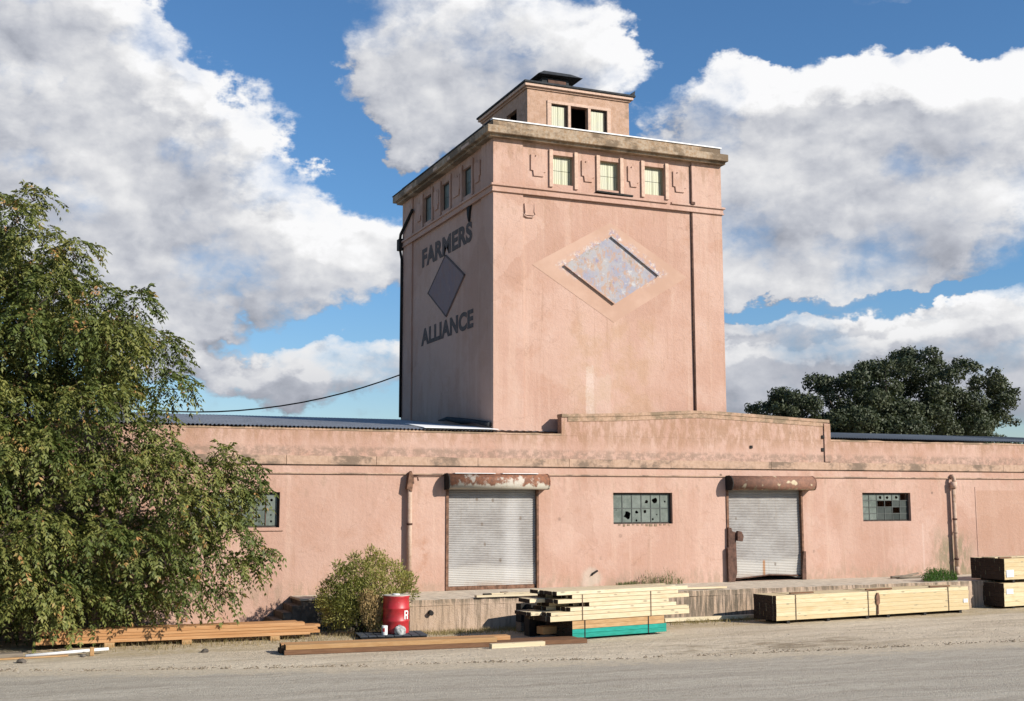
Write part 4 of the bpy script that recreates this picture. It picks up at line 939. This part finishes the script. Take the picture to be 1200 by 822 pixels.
# dark timbers behind its left end
A2 = Vector((11.42, -3.85, 0)); 
T = thing('timber_stack', (11.5, -3.6, 0), 'charred dark timbers stacked behind the left end of the teal bundle', 'timber stack')
for r in range(3):
    for c in range(4): board(T, A2, u, v, -.15+.12*((r*3+c*5) % 3), 2.6, c*.24, c*.24+.22, .02+r*.21, .02+r*.21+.20, BLACKW if (r+c) % 3 else GREYW, 'timber')
for q, (x, y, h) in enumerate(((10.98, -4.05, .46), (11.14, -3.95, .40))):
    tag(box('charred_post', BLACKW, None, x, x+.15, y, y+.3, 0, h, .012), ('upright charred block, left one of two beside the timber stack', 'upright charred block, right one of two beside the timber stack')[q], 'block')
tag(board(None, Vector((11.05, -4.62, 0)), u, v, 0, .42, 0, .25, .10, .26, TANW, 'short_timber'), 'short tan block tucked under the left overhang of the pale boards', 'block')
# long brown planks in front
A, B = (5.22, -5.16), (11.58, -5.72); A_, u, v, L = frame_xy(A, B); GR = 'long brown planks on the gravel'
defs = [(0.05, L, 0, .30, .005, .095, BROWNW, 'lower front brown plank of the long pile near the red barrel'), (.0, L-.1, .31, .62, .005, .095, BROWNW, 'lower rear brown plank of the long pile near the red barrel'),
        (.08, 4.4, .02, .29, .098, .19, TANW, 'upper tan plank lit along its top, pointing at the red barrel'), (.03, L-1.6, .32, .60, .098, .185, CEDAR, 'upper rear orange plank of the long pile near the red barrel')]
for s0, s1, t0, t1, za, zb, m_, lab in defs: tag(board(None, A_, u, v, s0, s1, t0, t1, za, zb, m_, 'plank', endm=BLACKW), lab, 'plank', GR)
A_, u, v, L = frame_xy((9.35, -5.86), (10.5, -5.84)); tag(board(None, A_, u, v, 0, 1.2, 0, .14, .008, .10, PINE, 'plank'), 'short pale offcut in front of the brown planks', 'plank')
# orange pile, left
A, B = (.80, -2.35), (6.56, -2.52); A_, u, v, L = frame_xy(A, B); GR = 'orange boards piled under the leafy tree'
pile = [(.0, 5.62, .0, .28, .10, .165, 'lowest front board of the orange pile under the tree'), (.12, 5.9, .30, .6, .10, .165, 'lowest rear board of the orange pile under the tree'),
        (.10, 5.70, .01, .27, .168, .225, 'second front board of the orange pile under the tree'), (.05, 5.85, .30, .58, .168, .225, 'second rear board of the orange pile under the tree'),
        (.28, 5.76, .0, .26, .228, .285, 'third front board of the orange pile under the tree'), (.1, 5.9, .28, .56, .228, .285, 'third rear board of the orange pile under the tree'),
        (.02, 5.50, .02, .28, .288, .365, 'topmost front board of the orange pile under the tree'), (.0, 5.4, .30, .57, .288, .365, 'topmost rear board of the orange pile under the tree')]
for s0, s1, t0, t1, za, zb, lab in pile: tag(board(None, A_, u, v, s0, s1, t0+.0, t1, za, zb, CEDAR, 'cedar_board'), lab, 'board', GR)
for q, (s, lab) in enumerate(((1.35, 'left support block under the orange pile'), (2.9, 'middle support block under the orange pile'), (4.75, 'right support block under the orange pile'))): tag(board(None, A_, u, v, s, s+.2, -.03, .62, 0, .098, TANW, 'support_block'), lab, 'block', 'support blocks under the orange boards')
# small litter on the left
tag(M().tube([(.62, -3.62, .05), (2.15, -3.42, .09)], .032, 10).build('white_pipe', WPAINT), 'slim white pipe on the gravel at the left', 'pipe')
A_, u, v, L = frame_xy((-.5, -3.75), (1.6, -3.6))
tag(board(None, A_, u, v, .2, 1.9, 0, .12, .004, .03, TANW, 'thin_plank'), 'thin tan lath on the gravel under the white pipe', 'plank'); tag(board(None, A_, u, v, -1.2, 1.1, .18, .5, .006, .09, GREYW, 'old_plank'), 'weathered grey-brown plank at the left edge', 'plank')
tag(box('wood_offcut', TANW, None, 1.78, 1.86, -3.75, -3.66, .005, .17, .006), 'small upright tan wood offcut at the end of the white pipe', 'block')
def rock(x, y, r, lab, m=None, sz=.7):
    bm = bmesh.new(); bmesh.ops.create_icosphere(bm, subdivisions=2, radius=r)
    for q in bm.verts: q.co *= random.uniform(.75, 1.15); q.co.z *= sz
    me = bpy.data.meshes.new('stone'); bm.to_mesh(me); bm.free(); me.materials.append(m or STEPC); return tag(place('stone', me, (x, y, r*.3)), lab, 'stone')
rock(3.93, -4.02, .08, 'lone dark stone in front of the orange boards'); rock(.55, -4.25, .09, 'dark stone at the left edge of the gravel'); rock(1.66, -3.78, .06, 'small dark stone beside the upright wood offcut')
# planks on the dock edge and behind
for (xa, xb, y, z, w, lab) in ((10.35, 15.2, -2.30, .757, .14, 'long pale plank on the dock edge left of the pale boards'), (11.2, 17.35, -2.05, .757, .14, 'long pale plank on the dock reaching toward the right shutter'), (10.9, 16.2, -1.82, .757, .14, 'rear pale plank on the dock below the broken window')):
    tag(box('plank', PINE, None, xa, xb, y-w, y, z, z+.05, .004), lab, 'plank', 'pale planks on the dock')
tag(box('wood_block', BLACKW, None, 10.55, 10.75, -2.40, -2.305, .757, .84, .006), 'dark block at the left end of the planks on the dock edge', 'block')
tag(box('wood_block', RUST, None, 11.28, 11.44, -1.75, -1.6, .757, .81, .006), 'small brown block on the dock below the left shutter', 'block')
tag(box('plank', PINE, None, 15.2, 18.9, -2.72, -2.60, .03, .12, .004), 'pale plank on the ground against the foot of the dock', 'plank')
mm = M(); mm.tube([(23.85, -.75, .79), (24.6, -.5, .80), (25.1, -.45, .86)], .035, 6); mm.tube([(24.0, -.9, .78), (24.9, -.75, .80)], .03, 6); mm.box(24.1, 24.9, -.85, -.55, .757, .775); tag(mm.build('scrap_hose', GREYW), 'grey-green scrap lying on the dock left of the green weeds', 'scrap')
(M().prism([(14.55, 1.02), (14.60, 1.06), (14.74, 1.14), (14.72, 1.17), (14.58, 1.10)], 'y', -.06, -.001).build('wall_hook', BLACKW, WH))
# ------------------------------------------------------------------ barrel, pallet, litter
PT = thing('pallet', (8.12, -2.95, 0), 'low black pallet carrying the red barrel', 'pallet')
R_ = Matrix.Rotation(math.radians(-8), 3, 'Z'); o0 = (8.12, -2.98, 0)
for y in (-.42, 0, .36): M().box(-.72, .72, y, y+.07, 0, .07, R=R_, o=o0).build('stringer', BLACKW, PT)
for i in range(8): M().box(-.74+i*.187, -.74+i*.187+.165, -.45, .46, .071, .09, R=R_, o=o0).build('deck_board', mat('dark_painted_board', flat((.06, .07, .085), .6, .3)), PT)
BC = (8.26, -2.88, .091); BR = thing('barrel', BC, 'red steel barrel with a white letter, beside the bush', 'barrel')
r = .288; prof = [(r-.012, 0), (r+.004, .008), (r, .02)]
for zc in (.27, .54): prof += [(r, zc-.03), (r+.011, zc-.012), (r+.011, zc+.012), (r, zc+.03)]
prof += [(r, .77), (r+.006, .79), (r+.008, .808), (r-.01, .812), (r-.015, .795)]
M().lathe(BC, prof, 48).build('drum', RED, BR); M().lathe((BC[0], BC[1], BC[2]+.813), [(r+.002, 0), (r+.004, .012), (r-.01, .016)], 40).build('rim', mat('pale_lid', flat((.55, .50, .42), .5, .15)), BR)
# letter R wrapped on the drum
def wrap_poly(mm, a0, a1, z0, z1, n=5):
    k_ = len(mm.v)
    for i in range(n+1):
        a = a0+(a1-a0)*i/n
        for z in (z0, z1): mm.v.append((BC[0]+(r+.013)*math.cos(a), BC[1]+(r+.013)*math.sin(a), BC[2]+z))
    for i in range(n): mm.f.append((k_+2*i, k_+2*i+2, k_+2*i+3, k_+2*i+1)); mm.m.append(0); mm.sm.append(True)
rd = math.radians; mm = M(); c0 = -76  # direction in degrees where the letter begins
wrap_poly(mm, rd(c0+6), rd(c0+12), .31, .50); wrap_poly(mm, rd(c0+12), rd(c0+26), .47, .50); wrap_poly(mm, rd(c0+12), rd(c0+26), .385, .415); wrap_poly(mm, rd(c0+23), rd(c0+30), .405, .48); wrap_poly(mm, rd(c0+20), rd(c0+28), .31, .385)
mm.build('letter', WPAINT, BR)
tag(M().lathe((8.22, -2.98, .921), [(.08, 0), (.09, .012), (.075, .03), (.02, .034)], 16).build('cup_lid', WPAINT), 'flat white lid lying on top of the red barrel', 'lid')
CN = thing('paint_can', (7.90, -3.20, .091), 'small white can with a red patch at the left foot of the barrel', 'can')
M().lathe((7.90, -3.20, .091), [(.062, 0), (.065, .01), (.065, .19), (.058, .20)], 20).build('can_body', WPAINT, CN)
mm = M(); k_ = 0
for i in range(5):
    a = rd(-150+i*12)
    for z in (.07, .15): mm.v.append((7.90+.0665*math.cos(a), -3.20+.0665*math.sin(a), .091+z))
for i in range(4): mm.f.append((2*i, 2*i+2, 2*i+3, 2*i+1)); mm.m.append(0); mm.sm.append(True)
mm.build('can_label', RED, CN)
bm = bmesh.new(); bmesh.ops.create_icosphere(bm, subdivisions=3, radius=.125)
for q in bm.verts: q.co *= 1+.22*math.sin(q.co.x*31+q.co.z*17)*math.sin(q.co.y*27+q.co.x*9); q.co.z = max(q.co.z*.95, -.09)
me = bpy.data.meshes.new('bag'); bm.to_mesh(me); bm.free(); me.materials.append(BAG); tag(place('plastic_bag', me, (8.24, -3.25, .165)), 'crumpled grey-white bag at the right foot of the barrel', 'bag')
# ------------------------------------------------------------------ vegetation
def mesh_np(name, verts, quads, m, parent=None):
    me = bpy.data.meshes.new(name); nv, nf = len(verts), len(quads)
    me.vertices.add(nv); me.vertices.foreach_set('co', verts.astype(np.float32).ravel()); me.loops.add(nf*4); me.loops.foreach_set('vertex_index', quads.astype(np.int32).ravel())
    me.polygons.add(nf); me.polygons.foreach_set('loop_start', np.arange(nf, dtype=np.int32)*4); me.update(calc_edges=True); me.materials.append(m)
    return place(name, me, ORG[parent] if parent else (0, 0, 0), parent)
def norm(a): return a/np.maximum(np.linalg.norm(a, axis=-1, keepdims=True), 1e-9)
def compound(P, D, Lf, pairs, lw, droop, org):
    """pinnate leaves at P (n,3) growing along D; one mesh of kite-shaped leaflets"""
    n = len(P); up_ = np.array([0, 0, 1.0]); side = norm(np.cross(D, up_)+RNG.normal(0, .15, (n, 3))); nor = norm(np.cross(side, D))
    Vs = []; 
    for i in range(pairs):
        t = (i+.8)/pairs
        base = P+D*(Lf*t)[:, None]-up_*(droop*Lf*t*t)[:, None]
        tang = norm(D-up_*(2*droop*t))
        for sg in (-1, 1):
            ln = (Lf*(.42-.12*abs(t-.45)))[:, None]
            dv = norm(side*sg*.8+tang*.55-up_*.35+RNG.normal(0, .18, (n, 3))); wv = norm(np.cross(dv, nor+RNG.normal(0, .45, (n, 3))))*(lw*Lf)[:, None]
            Vs.append(np.stack([base, base+dv*ln*.45+wv, base+dv*ln, base+dv*ln*.45-wv], 1))
    base = P+D*Lf[:, None]-up_*(droop*Lf)[:, None]; dv = norm(D-up_*2*droop); wv = norm(np.cross(dv, nor))*(lw*Lf)[:, None]; ln = (Lf*.4)[:, None]
    Vs.append(np.stack([base, base+dv*ln*.45+wv, base+dv*ln, base+dv*ln*.45-wv], 1))
    A = np.stack(Vs, 1).reshape(-1, 3); return A-org
def sphere_dirs(n):
    return norm(RNG.normal(0, 1, (n, 3)))
def clump_points(cl, n, zflat=.8, up_bias=.25, wt=None):
    """n leaf bases on the lumpy shells of ellipsoid clumps"""
    cl = np.array(cl); w = cl[:, 3]**2*(1 if wt is None else np.array(wt)); idx = RNG.choice(len(cl), n, p=w/w.sum()); d = sphere_dirs(n); d[:, 2] = d[:, 2]*.9+up_bias; d = norm(d)
    rr = cl[idx, 3]*(RNG.uniform(.45, 1.0, n)**.5)*(1+.18*np.sin(d[:, 0]*7+idx)*np.sin(d[:, 2]*6+idx*2)); P = cl[idx, :3]+d*rr[:, None]*np.array([1, 1, zflat]); return P, d, idx
def limb(mm, pts, r0, r1, seg=8):
    n = len(pts); mm.tube(pts, [r0+(r1-r0)*i/(n-1) for i in range(n)], seg)
# big pistache-like tree on the left
EDGEC = [(.06,-2,8.82,.66),(.61,-2.3,8.38,.54),(1.34,-2,8.22,.5),(1.75,-2.4,7.35,.61),(.81,-2.6,7.26,.76),(2.57,-2,7.15,.66),(1.52,-2.6,6.31,.83),(2.39,-2.5,6.0,.76),(3.32,-2,6.25,.62),(3.42,-2.2,5.43,.62),
 (2.59,-2.6,5.09,.76),(3.17,-2.2,4.68,.42),(.36,-2.6,6.25,.85),(.15,-2,7.58,.78),(1.56,-2.8,5.04,.85),(.58,-2.5,5.04,.8),(3.46,-2.3,3.77,.62),(4.26,-2.4,3.5,.62),(4.71,-2.5,3.13,.58),(2.72,-2.7,3.48,.72),
 (3.79,-2.7,2.77,.76),(4.73,-2.5,2.31,.62),(5.38,-2.5,1.84,.42),(4.95,-2.4,1.57,.45),(4.08,-2.7,1.87,.62),(4.53,-2.3,.95,.42),(3.68,-2.6,1.17,.62),(3.02,-2.8,2.07,.75),(1.94,-2.9,3.47,.85),(.96,-2.9,3.64,.85),
 (.15,-2.7,3.81,.82),(2.0,-2.9,2.09,.85),(1.02,-2.9,2.1,.85),(.22,-2.8,2.28,.82),(2.56,-2.5,1.03,.65),(1.57,-2.5,.97,.65),(.59,-2.6,1.1,.75),(3.3,-2.0,4.23,.45),(.4,-1.5,9.5,.4),(-.27,-1.5,9.3,.47)]
TR = thing('pistache_tree', (-.3, -1.7, 0), 'large leafy green tree with drooping compound leaves at the left', 'tree')
jr = random.Random(21); front = [(x-.08*(x > 1)+(jr.uniform(-.3, .3) if x < 2.8 and z < 7 else 0), y+jr.uniform(-.25, .35), z-.02+(jr.uniform(-.4, .35) if x < 3.1 and 1.2 < z < 7 else 0), r_*(.84 if x > 2.8 else jr.uniform(.6, .95))) for x, y, z, r_ in EDGEC]+[(4.95, -2.3, 3.60, .36), (5.15, -2.3, 3.2, .3), (4.5, -2.3, 3.95, .3)]
back = [(rx_, ry_, rz_, .60) for rx_, ry_, rz_ in [(q_*.75-1.9+(k_%2)*.3, -.95-.3*((q_+k_)%3), .6+k_*.62) for k_ in range(7) for q_ in range(8)] if rx_ < np.interp(rz_, [.5, 1.5, 3, 3.9, 4.6], [3.7, 4.2, 4.0, 3.1, 2.6])]+[(4.3, -1.5, 2.9, .4), (4.7, -1.4, 2.6, .35), (5.0, -1.3, 2.9, .35), (4.2, -1.3, 2.4, .4), (3.9, -1.2, 3.1, .4)]
def right_lim(z): return float(np.interp(z, [.3, 1.6, 3.5, 4.4, 5.2, 6.4, 7.4, 8.4, 9.4], [4.2, 4.9, 4.3, 2.9, 3.2, 3.0, 2.0, .8, -.4]))
rr = random.Random(3); cl = front+back
for i in range(1500):
    z = rr.uniform(.9, 9.0); xr = right_lim(z)-.5; x = rr.uniform(-5.6*(1-abs(z-4)/9), xr); r0 = rr.uniform(.5, .9)
    y = rr.uniform(-1.2, 2.4*(1-(z-5.2)/5)) if z > 5.2 else rr.uniform(-3.3, -1.0)
    if x > -.3 and z < 5.2: continue
    if all((x-c[0])**2+(y-c[1])**2+((z-c[2])*1.3)**2 > (.85*(c[3]+r0)*.8)**2 for c in cl): cl.append((x, y, z, r0))
nf = len(front)
P, d, idx = clump_points(cl, 31000, .86, .42, [.42 if nf <= i < nf+len(back) else 1 for i in range(len(cl))])
keep = (P[:, 2] > .12) & ~((P[:, 1] > -.12) & (P[:, 2] < 5.3)); P, d = P[keep], d[keep]
ctr = np.array([-.3, -1.7, 4.0]); outw = norm((P-ctr)*np.array([1, 1, .25])); D = norm(d*.75+outw*.3+RNG.normal(0, .42, P.shape)-np.array([0, 0, .45]))
Lf = RNG.uniform(.17, .36, len(P)); org = np.array([-.3, -1.7, 0])
vv = compound(P, D, Lf, 5, .074, .55, org); mesh_np('crown', vv, np.arange(len(vv)).reshape(-1, 4), LEAF, TR)
mm = M(); base = Vector((-.3, -1.7, -.05)); limb(mm, [base, base+Vector((.05, 0, 1.0)), base+Vector((.0, .1, 2.1))], .26, .2, 12); mm.build('trunk', BARK, TR)
rr = random.Random(11); targets = [c for c in cl if c[3] > .5]; rr.shuffle(targets)
for q in range(34):
    t = targets[q]; s0 = base+Vector((.02, .05, rr.uniform(1.1, 2.1))); e_ = Vector(t[:3]); mid = s0.lerp(e_, .5)+Vector((rr.uniform(-.3, .3), rr.uniform(-.2, .2), rr.uniform(.2, .6)))
    if e_.z < 1.2: continue
    mm = M(); limb(mm, [s0, s0.lerp(mid, .5)+Vector((0, 0, .1)), mid, mid.lerp(e_, .5)+Vector((0, 0, .08)), e_], .085 if q < 12 else .05, .012, 7); mm.build('branch', BARK, TR)
mm = M()
for t in cl[::1]:
    c_ = Vector(t[:3])
    for q in range(4):
        dr = Vector(sphere_dirs(1)[0]); mm.tube([c_, c_+dr*t[3]*.5, c_+dr*t[3]*.95-Vector((0, 0, .05))], [.014, .009, .004], 4, caps=False)
mm.build('twigs', BARK, TR, stuff=True)
# live oak behind the roof
OAKC = [(36.0,7.7,.6),(36.9,8.2,.8),(38.2,9.0,.95),(39.6,8.9,.9),(40.4,7.7,1.2),(42.0,9.7,.95),(42.2,8.5,1.33),(37.8,7.7,1.17),(44.0,9.7,1.25),(45.8,10.7,1.08),(45.3,9.0,1.42),(47.4,8.4,1.33),(48.4,10.3,.83),(49.2,9.4,1.0),(50.8,9.2,.83),(51.1,8.5,.58),(49.5,8.0,1.08),(44.4,7.4,1.25),(46.7,7.2,1.08),(41.0,6.9,1.25),(38.3,6.8,1.08),(50.3,7.6,.58)]
def oak(root_x, cs, yb, label, lo_x, hi_x, n):
    T = thing('oak_tree', (root_x, yb, 0), label, 'tree'); rr = random.Random(5); cl = []
    for x, z, r0 in cs:
        for q in range(5):
            a = rr.uniform(0, 6.28); b = rr.uniform(-1, 1); cl.append((x+math.cos(a)*r0*.55, yb+rr.uniform(-2.6, 2.6), z+b*r0*.5-.1, r0*rr.uniform(.38, .6)))
        cl.append((x, yb-.5, z, r0*.62))
    for q in range(56): xx = rr.uniform(lo_x, hi_x); cl.append((xx, yb+rr.uniform(-3.0, 1.2), rr.uniform(5.0, 7.2+1.5*math.exp(-((xx-45.5)/2.6)**2)), rr.uniform(.7, 1.15)))
    P, d, idx = clump_points(cl, n, .8, .15); P += RNG.normal(0, .06, P.shape)
    A_ = norm(RNG.normal(0, 1, P.shape)); B_ = norm(np.cross(A_, d+RNG.normal(0, .4, P.shape))); s_ = RNG.uniform(.06, .11, len(P))[:, None]
    vv = np.stack([P-A_*s_, P+B_*s_*.55, P+A_*s_, P-B_*s_*.55], 1).reshape(-1, 3)-np.array([root_x, yb, 0]); mesh_np('crown', vv, np.arange(len(vv)).reshape(-1, 4), OAKL, T)
    mm = M(); b0 = Vector((root_x, yb, -.05)); limb(mm, [b0, b0+Vector((.1, 0, 1.5)), b0+Vector((0, 0, 3))], .5, .38, 12); mm.build('trunk', BARK, T)
    for q, (x, z, r0) in enumerate(cs):
        e_ = Vector((x, yb+rr.uniform(-1.5, 1.5), z)); s0 = b0+Vector((0, 0, 2.8)); mid = s0.lerp(e_, .5)+Vector((0, 0, -.3)); mm = M(); limb(mm, [s0, s0.lerp(mid, .5), mid, e_], .10, .02, 7); mm.build('branch', BARK, T)
oak(43.5, OAKC, 22, 'broad dark green oak rising behind the right roof', 38.2, 50, 120000)
T = thing('small_tree', (48.6, 20, 0), 'low dark treetop just showing over the right roof', 'tree')
P, d, idx = clump_points([(48.6, 20, 6.0, .7), (49.3, 20.2, 5.8, .6), (47.9, 20, 5.7, .6), (48.5, 20, 4.8, .9)], 3000); A_ = norm(RNG.normal(0, 1, P.shape)); B_ = norm(np.cross(A_, d)); s_ = .08
vv = np.stack([P-A_*s_, P+B_*s_*.5, P+A_*s_, P-B_*s_*.5], 1).reshape(-1, 3)-np.array([48.6, 20, 0]); mesh_np('crown', vv, np.arange(len(vv)).reshape(-1, 4), OAKL, T)
mm = M(); limb(mm, [(48.6, 20, 0), (48.6, 20, 2.5), (48.5, 20, 5.0)], .16, .05, 8); mm.build('trunk', BARK, T)
# bush by the barrel
BU = thing('bush', (7.65, -2.05, 0), 'round olive-green bush between the steps and the red barrel', 'bush')
cl = [(7.9,-2.1,2.0,.13),(7.5,-2.1,1.82,.14),(7.15,-2.1,1.62,.14),(8.5,-2.1,1.62,.13),(6.85,-2.1,.75,.22),(8.75,-2.2,1.3,.16),(7.05,-2.1,.95,.36),(7.25,-2.2,1.3,.34),(7.6,-2.2,1.5,.34),(8.0,-2.1,1.62,.30),(8.05,-2.1,1.85,.16),(8.3,-2.1,1.45,.32),(8.6,-2.2,1.25,.28),(8.7,-2.2,.95,.26),(7.4,-2.3,.9,.42),(7.9,-2.3,1.1,.42),(8.3,-2.4,.8,.36),(7.2,-2.1,.55,.42),(7.7,-2.2,.5,.45),(8.2,-2.2,.4,.40),(6.95,-2.0,1.15,.2),(7.7,-1.8,.9,.5),(7.2,-1.8,.4,.35),(7.35,-2.2,1.55,.18)]
P, d, idx = clump_points(cl, 15000, .9, .3); P += RNG.normal(0, .035, P.shape); P[:, 2] *= .92; keep = P[:, 2] > .03; P, d = P[keep], d[keep]
A_ = norm(d*.6+RNG.normal(0, .5, P.shape)+np.array([0, 0, .35])); B_ = norm(np.cross(A_, RNG.normal(0, 1, P.shape))); s_ = RNG.uniform(.028, .055, len(P))[:, None]
vv = np.stack([P, P+A_*s_+B_*s_*.28, P+A_*s_*2, P+A_*s_-B_*s_*.28], 1).reshape(-1, 3)-np.array([7.65, -2.05, 0]); mesh_np('foliage', vv, np.arange(len(vv)).reshape(-1, 4), BUSHL, BU)
P, d, idx = clump_points([(7.75,-2.62,.62,.26),(7.8,-2.58,.35,.22),(7.65,-2.6,.85,.16)], 2600, 1.1, .3); A_ = norm(d*.4+RNG.normal(0, .3, P.shape)+np.array([0, 0, .9])); B_ = norm(np.cross(A_, RNG.normal(0, 1, P.shape))); s_ = RNG.uniform(.02, .045, len(P))[:, None]
vv = np.stack([P, P+A_*s_+B_*s_*.3, P+A_*s_*2, P+A_*s_-B_*s_*.3], 1).reshape(-1, 3)-np.array([7.65, -2.05, 0]); mesh_np('dead_foliage', vv, np.arange(len(vv)).reshape(-1, 4), mat('dead_leaf', lambda n: n.mix(n.island(), (.34, .23, .09), (.50, .36, .17))), BU)
for t in cl:
    mm = M(); limb(mm, [(7.7+random.uniform(-.15, .15), -2.1, 0), (7.7+(t[0]-7.7)*.5, -2.1, t[2]*.5), t[:3]], .018, .006, 5); mm.build('stem', BARK, BU)
# weeds on the dock
def weed(x0, x1, y, z, hs, n, m, label, w=.007):
    V, Fc = [], []; T = thing('weed_clump', ((x0+x1)/2, y, z), label, 'weeds'); org = Vector(((x0+x1)/2, y, z))
    for i in range(n):
        x = RNG.uniform(x0, x1); h = np.interp(x, *hs)*RNG.uniform(.5, 1.05); yy = y+RNG.normal(0, .06); lx = RNG.normal(0, .16)*h
        for q in range(9):
            t = q/9+.05; a = RNG.uniform(0, 6.28); l = RNG.uniform(.03, .075); k_ = len(V); bx = Vector((x+lx*t, yy, z+h*t))-org; dv = Vector((math.cos(a)*.7, math.sin(a)*.7, .8))*l; sv = Vector((-math.sin(a), math.cos(a), 0))*w
            V += [tuple(bx), tuple(bx+dv*.5+sv), tuple(bx+dv), tuple(bx+dv*.5-sv)]; Fc.append((k_, k_+1, k_+2, k_+3))
        k_ = len(V); a = Vector((x, yy, z))-org; b = Vector((x+lx, yy, z+h))-org; V += [tuple(a-Vector((.003, 0, 0))), tuple(a+Vector((.003, 0, 0))), tuple(b)]; Fc.append((k_, k_+1, k_+2))
    me = bpy.data.meshes.new('stalks'); me.from_pydata(V, [], Fc); me.materials.append(m); place('stalks', me, org, T)
weed(15.2, 17.2, -.22, .75, ([15.2, 15.9, 16.1, 16.3, 16.6, 16.8, 17.0, 17.2], [.06, .12, .40, .30, .28, .50, .22, .15]), 150, WEEDL, 'grey-green weeds at the wall left of the right shutter')
weed(23.85, 24.95, -2.1, .75, ([23.85, 24.1, 24.5, 24.95], [.18, .36, .34, .22]), 260, GREENL, 'bright green weeds on the dock edge by the right down-pipe', .012)
# ------------------------------------------------------------------ done
